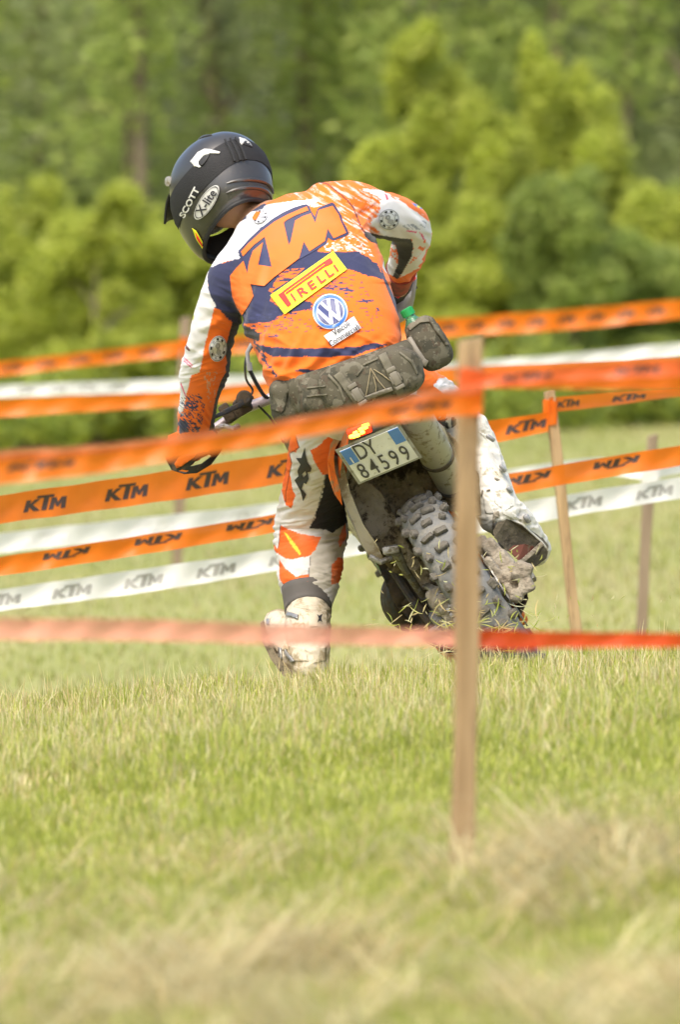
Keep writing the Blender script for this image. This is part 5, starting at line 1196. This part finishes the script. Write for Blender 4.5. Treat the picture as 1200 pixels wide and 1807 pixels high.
def plate_on(name, pts, bv, m, parent, th_=.004, off=.003, step=4, xf=ID):
    o = decal(name, shape2d(polys=[pts]), xf, bv, m, parent, off, step); k = o.modifiers.new('s', 'SOLIDIFY'); k.thickness = th_; k.offset = 1; return o
for pts in (ZL([(225, 1110), (260, 1170), (285, 1260), (275, 1300), (240, 1260), (222, 1160)]), ZL([(320, 1235), (470, 1270), (600, 1255), (590, 1300), (450, 1292), (330, 1270)]), ZL([(300, 1310), (400, 1330), (420, 1420), (330, 1420)]), ZL([(440, 1300), (575, 1290), (565, 1400), (450, 1410)]), ZL([(300, 1530), (420, 1560), (440, 1640), (330, 1640)]), ZL([(160, 1300), (230, 1290), (270, 1330), (240, 1400), (150, 1390)]), ZL([(150, 1430), (260, 1430), (300, 1560), (220, 1580)]), ZL([(460, 1560), (560, 1540), (560, 1640), (480, 1650)])):
    plate_on('boot_plate', pts, LBB, M_BOOT, lb, .0025, .001)
for pts in (ZL([(285, 1300), (370, 1325), (365, 1352), (290, 1330)]), ZL([(235, 1545), (250, 1550), (255, 1640), (240, 1640)]), ZL([(280, 1560), (340, 1640), (325, 1650), (275, 1590)]), ZL([(155, 1355), (175, 1350), (172, 1395), (156, 1392)])):
    plate_on('buckle', pts, LBB, M_BUCK, lb, .006, .006, 3)
dec('boot_mark', [ZL([(495, 1325), (510, 1335), (530, 1322), (522, 1350), (530, 1380), (510, 1368), (496, 1385), (505, 1352)])], P_BK, .008, lb, LBB, 3)
rb = boot([limb([(812, 762, 52, 22.46), (835, 800, 48, 22.46), (856, 845, 42, 22.42), (874, 890, 39, 22.38), (884, 918, 36, 22.36)], 26),
           limb([(880, 900, 38, 22.38), (905, 925, 38, 22.42), (930, 955, 34, 22.48), (945, 972, 30, 22.54)], 24)], 'right_boot', M_BOOT2, 6)
RBB = bvh_of(rb)
Zs = lambda pts: zz(740, 740, 4.2, pts)
so = [P(x_, y_, D) for (x_, y_), D in zip(Zs([(548, 830), (575, 770), (650, 738), (760, 785), (905, 915), (950, 975), (945, 1030), (815, 1130), (740, 1050), (650, 965), (560, 880)]), (22.30, 22.31, 22.32, 22.34, 22.40, 22.42, 22.42, 22.38, 22.34, 22.31, 22.29))]
q = MB(); q.prism(so, Vector((.005, .05, .012))); sole = q.obj('boot_sole', M_SOLE, rb)
q = MB(); q.prism([p + Vector((0, -.004, 0)) for p in [P(x_, y_, D) for (x_, y_), D in zip(Zs([(665, 965), (700, 935), (780, 925), (850, 940), (850, 975), (760, 1055), (735, 1045)]), (22.31, 22.32, 22.34, 22.37, 22.38, 22.36, 22.33))]], Vector((0, .005, 0))); q.obj('sole_insert', mat('dull_red_rubber', (.26, .085, .06), .7, mud=MUD, mud_amt=.2), sole)
for k in range(9):
    q = MB(); t = k / 8; x_, y_ = Zs([(905 - 150 * t, 930 + 130 * t)])[0]; q.box(P(x_, y_, 22.385 - .05 * t), (.012, .012, .014), rotm('Y', 42), .002); q.obj('tread_block', M_CLAY, sole)
q = MB(); q.prism([p + Vector((0, -.006, 0)) for p in [P(x_, y_, D) for (x_, y_), D in zip(Zs([(925, 945), (950, 975), (945, 1030), (815, 1128), (800, 1105), (890, 1000)]), (22.41, 22.42, 22.42, 22.38, 22.38, 22.40))]], Vector((0, .006, 0))); q.obj('sole_heel', M_SOLE, sole)
q = MB(); q.tube([p + Vector((.0, .010, .002)) for p in so[1:6]], .0045, 8); q.obj('sole_rim', M_BOOT2, sole, True)
for (x_, y_, a_, w_, h_) in ((866, 773, -35, .026, .012), (888, 826, -50, .024, .012), (900, 864, -55, .020, .012), (931, 915, -60, .024, .016)):
    q = MB(); c_ = P(x_, y_, 22.36); q.box(c_, (w_, .03, h_), rotm('Y', -a_), .004); q.box(c_ + Vector((-.004, -.016, .002)), (w_ * .6, .008, h_ * .55), rotm('Y', -a_), .002); q.obj('buckle', M_BUCK, rb, True)
for pts in (Zs([(440, 90), (540, 130), (600, 240), (640, 400), (600, 380), (500, 150)]), Zs([(500, 280), (560, 330), (640, 420), (690, 500), (660, 500), (540, 360)]), Zs([(560, 540), (650, 570), (700, 640), (640, 680), (560, 620)]), Zs([(470, 560), (520, 600), (560, 700), (490, 700)]), Zs([(600, 620), (760, 740), (740, 770), (620, 700)])):
    plate_on('boot_plate', pts, RBB, M_BOOT2, rb, .0025, .001)
for pts in (Zs([(550, 690), (590, 680), (600, 720), (560, 740), (552, 820), (540, 800)]), Zs([(500, 520), (528, 515), (525, 528), (500, 530)]), Zs([(560, 430), (600, 445), (580, 452), (560, 440)]), Zs([(455, 560), (470, 520), (476, 525), (462, 570)])):
    plate_on('dirt_crust', pts, RBB, M_CLAY, rb, .003, .003, 3)

# ---- helmet
ROWS = [(-.134, .088, .104, .138), (-.118, .104, .122, .154), (-.09, .117, .136, .166), (-.05, .127, .146, .172), (0, .133, .154, .158), (.045, .130, .150, .150), (.085, .114, .134, .130), (.115, .086, .102, .098), (.133, .050, .060, .058), (.139, .016, .02, .02)]
HC = np.array(ROWS); HCs = catmull(HC, 5)
def shell_pt(i, w, ex=0.0):
    h, hw, bk, fr = HCs[i] if not isinstance(i, float) else [np.interp(i, np.arange(len(HCs)), HCs[:, c]) for c in range(4)]
    c, s_ = math.cos(w), math.sin(w); e = 2.25
    x = math.copysign(abs(c) ** (2 / e), c) * ((fr if c > 0 else bk) + ex); y = math.copysign(abs(s_) ** (2 / e), s_) * (hw + ex)
    if c > 0: x -= .25 * max(0, h - .0) * c
    h2 = h - .022 * max(0, c) * (1 if h < -.04 else 0) + .018 * max(0, -c) * (1 if h < -.08 else 0)
    h2 = h + (-.03 * max(0, c) + .020 * max(0, -c)) * sstep(-.03, -.13, np.array(h))
    ridge = .004 * math.exp(-(s_ * 3) ** 2) * (1 if h > .02 else 0)
    return HL(x, y, float(h2) + ridge)
V = []; F = []; NW = 96
for i in range(len(HCs)):
    for j in range(NW): V.append(shell_pt(i, 2 * PI * j / NW))
for i in range(len(HCs) - 1):
    for j in range(NW):
        w = 2 * PI * (j + .5) / NW; h = (HCs[i][0] + HCs[i + 1][0]) / 2; ang = min(w, 2 * PI - w)
        if ang < rad(48) and -.055 < h < .048: continue
        F.append((i * NW + j, i * NW + (j + 1) % NW, (i + 1) * NW + (j + 1) % NW, (i + 1) * NW + j))
top = len(V); V.append(HL(0, 0, .141)); F += [((len(HCs) - 1) * NW + j, (len(HCs) - 1) * NW + (j + 1) % NW, top) for j in range(NW)]
M_HEL = mat('black_helmet_shell', (.030, .030, .028), .28, c2=(.046, .044, .040), scale=6, mud=(.10, .09, .07), mud_amt=.06, mud_scale=60, coat=.6, spec=.6)
M_HELM = mat('dark_matt_plastic', (.018, .018, .018), .6); M_STRAP = mat('goggle_strap_rubber', (.012, .012, .013), .75, bump=.3, bump_scale=300)
hm = mesh_np('helmet', V, F, True, mats=[M_HEL]); helmet = link('helmet', hm, rider); s_ = helmet.modifiers.new('s', 'SOLIDIFY'); s_.thickness = .010; s_.offset = -1
HB_ = bvh_of(helmet)
q = MB(); q.tube([shell_pt(0, 2 * PI * j / 60, -.002) for j in range(60)], .0065, 8, closed=True); q.obj('neck_roll', M_HELM, helmet, True)
q = MB(); V = []; 
for i in range(8):
    for j in range(48):
        w = 2 * PI * j / 48; h = -.118 + .016 * i; c, s2 = math.cos(w), math.sin(w); k_ = .017
        V.append(HL(c * (.115 - k_ if c < 0 else .14 - k_), s2 * (.102 - k_), h + .02 * max(0, -c) - .03 * max(0, c)))
q.add(V, [(i * 48 + j, i * 48 + (j + 1) % 48, (i + 1) * 48 + (j + 1) % 48, (i + 1) * 48 + j) for i in range(7) for j in range(48) if not (min(j, 48 - j) < 8 and i > 3)]); o = q.obj('helmet_liner', M_HELM, helmet, True)
# sculpted ridges at the back of the shell
def hridge(i0, w0, i1, w1, r, m=M_HEL, n=18, name='shell_ridge', ex=.002):
    q = MB(); q.tube([shell_pt(float(i0 + (i1 - i0) * t / n), w0 + (w1 - w0) * t / n, ex) for t in range(n + 1)], [r * math.sin(PI * (t + .6) / (n + 1.2)) ** .5 for t in range(n + 1)], 8); return q.obj(name, m, helmet, True)
hridge(12, rad(140), 9, rad(228), .006); hridge(8, rad(135), 5, rad(225), .006); hridge(33, rad(150), 40, rad(120), .004)
# peak
q = MB(); V = []; n_ = 16
for i in range(9):
    t = i / 8
    for j in range(n_ + 1):
        u = -1 + 2 * j / n_; hw = .108 - .016 * t
        f_ = .085 + .112 * t - .02 * u * u * t; V.append(HL(f_, hw * u, .088 - .060 * t - .034 * abs(u) ** 2.5 - .012 * (1 - t) + .012 * math.sin(PI * t)))
q.add(V, [(i * (n_ + 1) + j, i * (n_ + 1) + j + 1, (i + 1) * (n_ + 1) + j + 1, (i + 1) * (n_ + 1) + j) for i in range(8) for j in range(n_)])
o = q.obj('helmet_peak', M_HELM, helmet, True); s_ = o.modifiers.new('s', 'SOLIDIFY'); s_.thickness = .005
for (a_, b_) in ((.06, .10), (-.06, .10)):
    q = MB(); q.lathe(HL(.065, math.copysign(.108, a_), .062), lh * math.copysign(1, a_), [(0, .014), (.012, .013), (.014, 0)], 18); q.obj('peak_screw', M_METAL, helmet, True)
# goggles: frame, lens, strap
q = MB(); fr_ = []
for k in range(40):
    w = 2 * PI * k / 40; x_ = math.copysign(abs(math.cos(w)) ** .6, math.cos(w)); y_ = math.copysign(abs(math.sin(w)) ** .7, math.sin(w)); fr_.append(HL(.158 - .045 * x_ * x_, .088 * x_, -.004 + .046 * y_ - (.014 * (1 - abs(x_)) if y_ > 0 else -.014 * (1 - abs(x_)) * 0)))
q.tube(fr_, .009, 10, closed=True); gg = q.obj('goggle_frame', mat('white_goggle_frame', (.62, .62, .60), .35), helmet, True)
q = MB(); V = []
for i in range(7):
    for j in range(15):
        x_ = -1 + 2 * j / 14; y_ = -1 + 2 * i / 6; V.append(HL(.161 - .045 * x_ * x_, .084 * x_, -.004 + .040 * y_))
q.add(V, [(i * 15 + j, i * 15 + j + 1, (i + 1) * 15 + j + 1, (i + 1) * 15 + j) for i in range(6) for j in range(14)]); q.obj('goggle_lens', mat('amber_goggle_lens', (.10, .07, .02), .08, coat=1), gg, True)
q = MB(); V = []; NS = 90
for k in range(NS + 1):
    w = rad(46) + (2 * PI - rad(92)) * k / NS; mid = 18.0 + 4.5 * math.exp(-((math.degrees(w) - 180) / 55.) ** 2)
    for j in range(5): V.append(shell_pt(float(mid - 4.0 + 2.0 * j), w, .0045 if 0 < j < 4 else .002))
q.add(V, [(k * 5 + j, (k + 1) * 5 + j, (k + 1) * 5 + j + 1, k * 5 + j + 1) for k in range(NS) for j in range(4)]); st_ = q.obj('goggle_strap', M_STRAP, gg, True)
for dd in (-9, -2, 5):
    q = MB(); w = rad(168 + dd); q.tube([shell_pt(float(18.4 + t), w, .008) for t in (-.2, 2, 5, 8.2)], .0035, 6); q.obj('strap_slider', M_HELM, st_, True)
HS = bvh_of(helmet, st_)
M_HW = pmat('helmet_white', (.55, .55, .52), .4)
ZH = lambda pts: zz(260, 210, 4, pts)
def raised(name, pts, m, th_=.004, off=.002): return plate_on(name, pts, HS, m, helmet, th_, off, 3)
raised('left_vent_trim', ZH([(300, 300), (325, 270), (352, 235), (400, 210), (440, 212), (512, 232), (508, 242), (440, 240), (395, 258), (368, 288), (358, 318), (376, 336), (366, 344), (330, 330)]), M_HW)
raised('left_vent_mouth', ZH([(360, 300), (372, 284), (398, 262), (440, 246), (420, 285), (395, 320), (378, 332), (362, 316)]), M_HELM, .002)
raised('right_vent_trim', ZH([(648, 128), (690, 140), (722, 165), (738, 190), (700, 168), (690, 152), (668, 182), (655, 172)]), M_HW)
raised('right_vent_mouth', ZH([(692, 152), (726, 176), (740, 200), (700, 186), (680, 176)]), M_HELM, .002)
f_ = rot_xf(260 + 420 / 4, 210 + 588 / 4, 57, 35, 12.5)
E = lambda r: [f_(r * math.cos(2 * PI * k / 36), r * math.sin(2 * PI * k / 36)) for k in range(36)]
decal('side_badge', shape2d(polys=[E(1)]), ID, HS, M_HW, helmet, .0075, 3); decal('side_badge_line', shape2d(polys=[E(.93), E(.88)]), ID, HS, P_BK, helmet, .0085, 3)
decal('side_badge_word', shape2d(text='X-lite', size=1, font_bold=.02), rot_xf(260 + 420 / 4, 210 + 588 / 4, 57, 21, 21), HS, P_BK, helmet, .009, 3)
decal('strap_word', shape2d(text='SCOTT', size=1, font_bold=.035), rot_xf(260 + 302 / 4, 210 + 590 / 4, 62, 18, 15, .25), HS, M_HW, helmet, .009, 3)
raised('chin_sticker', ZH([(316, 770), (345, 790), (380, 850), (408, 915), (388, 915), (345, 850)]), P_YE, .001, .004)
raised('chin_sticker_line', ZH([(340, 800), (380, 870), (392, 900), (382, 895), (350, 845)]), P_RE, .001, .006)

# ---- gloves with five fingers closed on the grips
def glove(name, c, e, wr, m, up_hint, parent, thumb_side):
    """c: centre of the hand on the bar, e: bar direction, wr: wrist"""
    e = e.normalized(); w = (wr - c); w = (w - e * w.dot(e)); n1 = w.normalized(); n2 = e.cross(n1).normalized()
    if n2.dot(up_hint) < 0: n2 = -n2
    ps_ = []; pal = MB()
    kn = lambda i: c + e * ((i - 1.5) * .0215) + (n1 * math.cos(rad(72)) + n2 * math.sin(rad(72))) * .040
    pal.tube([wr, wr.lerp(c + n1 * .035 + n2 * .03, .5), c + n1 * .034 + n2 * .034, c + n2 * .040 + n1 * .008], [.028, .034, .040, .034], 16, flat=.62); ps_.append(pal)
    for i in range(4):
        q = MB(); ln = (.92, 1.0, .97, .82)[i]; pts = []
        for k in range(9):
            a = rad(60 + 225 * ln * k / 8); r_ = .041 - .012 * k / 8
            pts.append(c + e * ((i - 1.5) * .0225) + n1 * (math.cos(a) * r_) + n2 * (math.sin(a) * r_))
        q.tube(pts, [.0125, .0125, .0115, .0118, .011, .0105, .0108, .0098, .008], 10); ps_.append(q)
    q = MB(); s_ = thumb_side; b0 = c + e * (s_ * .040) + n1 * .030 + n2 * .012
    q.tube([wr.lerp(b0, .55), b0, b0 + n1 * -.012 - n2 * .026 + e * s_ * .010, c + e * (s_ * .034) - n2 * .032 - n1 * .008, c + e * (s_ * .022) - n2 * .030 - n1 * .024], [.018, .0155, .0135, .0125, .0095], 10); ps_.append(q)
    me = fuse(ps_, .0038, 2, 1, name); me.materials.append(m); return link(name, me, parent)
M_GLV = mat('orange_glove', (.72, .14, .02), .7, c2=(.5, .09, .02), scale=30, bump=.3, bump_scale=120); M_GLB = mat('black_red_glove', (.03, .022, .022), .7, c2=(.42, .03, .02), scale=26, bump=.3, bump_scale=120)
gl = glove('left_glove', hb[0].lerp(hb[1], .7), hb[2] - hb[0], P(344, 764, 22.60), M_GLV, Vector((-.3, .3, .9)), rider, 1)
gr = glove('right_glove', hb[9], hb[10] - hb[8], P(704, 488, 22.74), M_GLB, Vector((.3, .3, .9)), rider, -1)
GRB = bvh_of(gr)
q = MB(); q.tube([P(708, 476, 22.70), P(703, 490, 22.76), P(700, 502, 22.80)], [.043, .040, .036], 20); q.obj('glove_cuff', mat('red_glove_cuff', (.45, .05, .02), .7, c2=(.03, .02, .02), scale=18), gr, True)
for (x_, y_) in ((728, 492), (717, 500), (708, 511), (704, 520)):
    q = MB(); q.box(P(x_, y_, 22.80), (.020, .02, .014), rotm('Y', -45), .004); q.obj('knuckle_pad', mat('red_knuckle', (.65, .03, .03), .5), gr, True)

# ================================================================== WAIST PACK
def camo():
    m, n, l, b = new_mat('camouflage_cloth'); tc = n.new('ShaderNodeTexCoord'); o_ = None
    base = n.new('ShaderNodeRGB'); base.outputs[0].default_value = (.09, .08, .052, 1); out = base.outputs[0]
    for sc_, lo, c in ((26, .52, (.05, .047, .03)), (34, .56, (.14, .128, .09)), (45, .60, (.08, .06, .038)), (9, .57, (.15, .13, .09)), (130, .66, (.21, .195, .145))):
        z = n.new('ShaderNodeTexNoise'); z.inputs['Scale'].default_value = sc_; z.inputs['Detail'].default_value = 4
        mp = n.new('ShaderNodeMapping'); mp.inputs['Location'].default_value = (sc_, sc_ * .3, 1); l.new(tc.outputs['Object'], mp.inputs[0]); l.new(mp.outputs[0], z.inputs['Vector'])
        r = n.new('ShaderNodeMapRange'); r.inputs['From Min'].default_value = lo; r.inputs['From Max'].default_value = lo + .03; l.new(z.outputs['Fac'], r.inputs['Value'])
        x = n.new('ShaderNodeMix'); x.data_type = 'RGBA'; l.new(r.outputs[0], x.inputs['Factor']); l.new(out, x.inputs['A']); x.inputs['B'].default_value = (*c, 1); out = x.outputs['Result']
    l.new(out, b.inputs['Base Color']); b.inputs['Roughness'].default_value = .85
    z = n.new('ShaderNodeTexNoise'); z.inputs['Scale'].default_value = 500; l.new(tc.outputs['Object'], z.inputs['Vector'])
    bp = n.new('ShaderNodeBump'); bp.inputs['Strength'].default_value = .35; bp.inputs['Distance'].default_value = .003; l.new(z.outputs['Fac'], bp.inputs['Height']); l.new(bp.outputs[0], b.inputs['Normal'])
    return m
CAMO = camo(); WEB = mat('olive_webbing', (.11, .10, .07), .85, c2=(.17, .155, .11), scale=40); BUK = mat('tan_plastic_buckle', (.19, .17, .13), .5)
pack = thing('waist_pack', P(612, 690, 21.86), 'camouflage waist pack with buckled straps strapped round the rider\'s waist', 'waist bag')
def softbox(name, px, py, D, wpx, hpx, dep, ang, m, parent, seed=1, expo=3.0, amp=.006, taper=0):
    k = mpp(D); keys = []
    c = P(px, py, D); e1 = Vector((math.cos(rad(ang)), 0, math.sin(rad(ang)))); e2 = Vector((-math.sin(rad(ang)), 0, math.cos(rad(ang)))); V = []; F = []; NI, NJ = 28, 40
    def s_(v, p): return math.copysign(abs(v) ** p, v)
    for i in range(NI + 1):
        ph = -PI / 2 + PI * i / NI
        for j in range(NJ):
            w = 2 * PI * j / NJ; y = s_(math.sin(ph), 2 / expo); r = s_(math.cos(ph), 2 / expo)
            x = r * s_(math.cos(w), 2 / expo); z = r * s_(math.sin(w), 2 / expo)
            V.append(c + e1 * (x * wpx * k * (1 + taper * y)) + e2 * (y * hpx * k) + Vector((0, z * dep, 0)))
    F = [(i * NJ + j, i * NJ + (j + 1) % NJ, (i + 1) * NJ + (j + 1) % NJ, (i + 1) * NJ + j) for i in range(NI) for j in range(NJ)]
    me = mesh_np(name, V, F, True, mats=[m]); bm = bmesh.new(); bm.from_mesh(me); bmesh.ops.remove_doubles(bm, verts=bm.verts, dist=1e-5); bmesh.ops.recalc_face_normals(bm, faces=bm.faces); bm.to_mesh(me); bm.free()
    me.polygons.foreach_set('use_smooth', np.ones(len(me.polygons), dtype=bool))
    displace(me, lambda V, N: amp * (ridged(V, (11, 11, 16), seed) - .3) + .0012 * (fbm(V * 120, seed, 2) - .5)); return link(name, me, parent)
belt = slab([(628, 706, 116, 19, .128, 21.96), (623, 690, 127, 19, .145, 21.96), (616, 668, 131, 18.5, .155, 21.96), (609, 648, 130, 18, .152, 21.96), (605, 636, 122, 18, .14, 21.96)], 44, 4); bo = belt.obj('belt', CAMO, pack, True)
mp_ = softbox('main_pouch', 655, 671, 21.83, 92, 44, .075, 17, CAMO, pack, 4, 3.4, .009)
mid = softbox('middle_pouch', 562, 702, 21.87, 36, 40, .065, 12, CAMO, pack, 5, 3.0, .008)
lp = softbox('left_pouch', 505, 706, 21.92, 27, 40, .05, 6, CAMO, pack, 6, 3.6, .006)
PB = bvh_of(mp_, mid, lp, bo)
Z3 = lambda pts: zz(460, 560, 3.3333, pts)
def strap(name, pts, m, parent=pack, th_=.003, off=.0025): return plate_on(name, Z3(pts), PB, m, parent, th_, off, 4)
strap('pouch_flap', [(60, 380), (100, 350), (175, 350), (160, 440), (140, 540), (120, 560), (60, 540), (48, 500)], CAMO, lp, .004)
strap('flap_edge', [(150, 350), (215, 360), (235, 440), (265, 560), (215, 590), (160, 600), (165, 460)], CAMO, lp, .006)
for x0, x1 in (((450, 330), (590, 520)), ((715, 215), (835, 470))):
    (ax, ay), (bx, by) = x0, x1; d = Vector((bx - ax, by - ay)).normalized(); nx, ny = -d.y, d.x
    strap('strap', [(ax - nx * 24, ay - ny * 24), (ax + nx * 24, ay + ny * 24), (bx + nx * 24, by + ny * 24), (bx - nx * 24, by - ny * 24)], WEB, pack, .003, .004)
for (x_, y_, an) in ((571, 455, -58), (795, 360, -62)):
    cx, cy = Z3([(x_, y_)])[0]; h, nrm, _, _ = PB.ray_cast(Vector((0, 0, CAM_H)), ray(cx, cy).normalized())
    if h is None: h = P(cx, cy, 21.75)
    R_ = rotm('Y', -an)
    q = MB(); q.box(h + Vector((0, -.006, 0)), (.036, .010, .021), R_, .003); bk = q.obj('buckle', BUK, pack, True)
    for s2 in (-1, 1): q = MB(); q.box(h + Vector((0, -.008, 0)) + R_ @ Vector((.0, 0, s2 * .012)), (.022, .008, .004), R_, .001); q.obj('prong', BUK, bk, True)
    q = MB(); q.box(h + Vector((0, -.007, 0)) + R_ @ Vector((.024, 0, 0)), (.010, .009, .024), R_, .002); q.obj('slider', BUK, bk, True); q = MB(); q.box(h + Vector((0, -.006, 0)) + R_ @ Vector((-.026, 0, 0)), (.012, .008, .024), R_, .002); q.obj('slider', BUK, bk, True)
CORD = mat('tan_cord', (.34, .28, .17), .8)
def cord(pts, r=.0015):
    out = []
    for x_, y_ in pts:
        cx, cy = Z3([(x_, y_)])[0]; h, nrm, _, _ = PB.ray_cast(Vector((0, 0, CAM_H)), ray(cx, cy).normalized()); out.append((h if h else P(cx, cy, 21.76)) + Vector((0, -.003, 0)))
    q = MB(); q.tube(out, r, 6); q.obj('cord', CORD, pack, True)
cord([(612, 490), (628, 420), (648, 300), (665, 350), (680, 410), (672, 480)]); cord([(648, 300), (690, 370), (750, 440)]); cord([(665, 305), (720, 340), (765, 375)]); cord([(610, 480), (625, 500), (660, 495), (665, 470)])
strap('toggle_sleeve', [(608, 470), (770, 408), (780, 430), (620, 492)], BUK, pack, .006, .004)
for t in (490, 520): pass
for (pts) in ([(600, 275), (680, 240), (690, 246), (610, 283)], [(560, 340), (600, 290), (606, 296), (570, 346)], [(820, 200), (900, 260), (930, 330), (920, 335), (885, 268), (815, 210)], [(400, 330), (470, 400), (500, 490), (490, 495), (455, 410), (395, 345)], [(270, 410), (380, 400), (380, 408), (272, 420)], [(270, 460), (390, 450), (390, 458), (272, 470)]): strap('piping', pts, WEB, pack, .002, .002)
# bottle pouch at the right hip and the bottle in it
bp2 = softbox('bottle_pouch', 757, 606, 21.98, 31, 47, .05, 28, CAMO, pack, 9, 3.4, .005, taper=-.05)
BPB = bvh_of(bp2)
plate_on('pouch_rim', zz(460, 560, 3.3333, [(860, 60), (900, 10), (985, -15), (1020, 0), (1000, 25), (940, 30), (880, 75)]), BPB, WEB, bp2, .004, .003)
plate_on('pouch_lid', zz(460, 560, 3.3333, [(985, -15), (1020, 0), (1070, 90), (1105, 160), (1095, 162), (1050, 100), (1000, 30)]), BPB, CAMO, bp2, .008, .006)
q = MB(); q.tube([P(722, 596, 21.92), P(735, 618, 21.9), P(750, 640, 21.9)], .007, 8, flat=.4); q.box(P(750, 640, 21.885), (.014, .01, .018), rotm('Y', 30), .003); q.obj('cinch_strap', BUK, pack, True)
bt = thing('water_bottle', P(757, 615, 21.99), 'small green plastic bottle sticking out of the pouch at the rider\'s right hip', 'bottle')
gm, gn, gl_, gb = new_mat('green_bottle_plastic'); gb.inputs['Base Color'].default_value = (.22, .62, .38, 1); gb.inputs['Roughness'].default_value = .12; gb.inputs['Transmission Weight'].default_value = .75; gb.inputs['IOR'].default_value = 1.3
ba = (P(716, 545, 21.98) - P(757, 618, 21.98)).normalized(); bb = P(757, 618, 21.98)
q = MB(); q.lathe(bb, ba, [(-.04, .03), (-.035, .034), (.055, .034), (.075, .030), (.092, .016), (.098, .0135), (.104, .0135)], 28); q.obj('bottle_body', gm, bt, True)
q = MB(); q.lathe(bb + ba * .102, ba, [(0, .0135), (.0, .0165), (.019, .0165), (.021, .014), (.021, 0)], 24)
for k in range(16):
    a = 2 * PI * k / 16; e1 = ba.cross(Vector((0, 1, 0))).normalized(); e2 = ba.cross(e1); d = e1 * math.cos(a) + e2 * math.sin(a); q.box(bb + ba * .112 + d * .0165, (.002, .002, .016), Matrix((d, d.cross(ba), ba)).transposed())
q.obj('bottle_cap', mat('green_cap', (.02, .33, .09), .35), bt, True)

# ================================================================== CLIPPINGS THROWN UP BY THE WHEEL
rr = np.random.RandomState(5); q = MB()
def clip_(px, py, D, L, ang, w, curl):
    k = mpp(D); c = P(px, py, D); d = Vector((math.cos(rad(ang)), rr.uniform(-.4, .4), math.sin(rad(ang)))).normalized(); n2 = Vector((-d.z, 0, d.x)); L *= k
    V = []; 
    for i in range(5):
        t = i / 4 - .5; p = c + d * (t * L) + n2 * (curl * L * (t * t)); ww = w * k * (1 - abs(t) * 1.4 if i else .3)
        V += [p + n2 * ww, p - n2 * ww]
    q.add(V, [(2 * i, 2 * i + 1, 2 * i + 3, 2 * i + 2) for i in range(4)])
for k in range(380):
    u = rr.rand()
    if u < .62: px, py = rr.normal(835, 55), rr.normal(1122, 26)
    elif u < .85: px, py = rr.uniform(680, 960), rr.uniform(960, 1130)
    elif u < .985: px, py = rr.uniform(620, 1190), rr.uniform(1040, 1150)
    else: px, py = rr.uniform(610, 760), rr.uniform(780, 1000)
    if u > .85: L = rr.uniform(4, 13)
    else: L = rr.uniform(8, 38) * (1 if py > 1060 else .6)
    clip_(px, py, rr.uniform(21.4, 21.9), L, rr.uniform(-30, 130), rr.uniform(.6, 1.5), rr.uniform(-.5, .5))
cm = q.me('grass_clippings', GRASS_M); nv_ = len(cm.vertices); cc = grass_cols(nv_ // 10, .6); set_paint(cm, np.repeat(np.clip(cc * 1.1, 0, .8), 10, axis=0))
link('grass_clippings', cm, kind='stuff', label='grass clippings thrown up round the rear wheel', cat='grass clippings')
q = MB()
# put the root of each prop back to tidy state
bpy.context.view_layer.update()
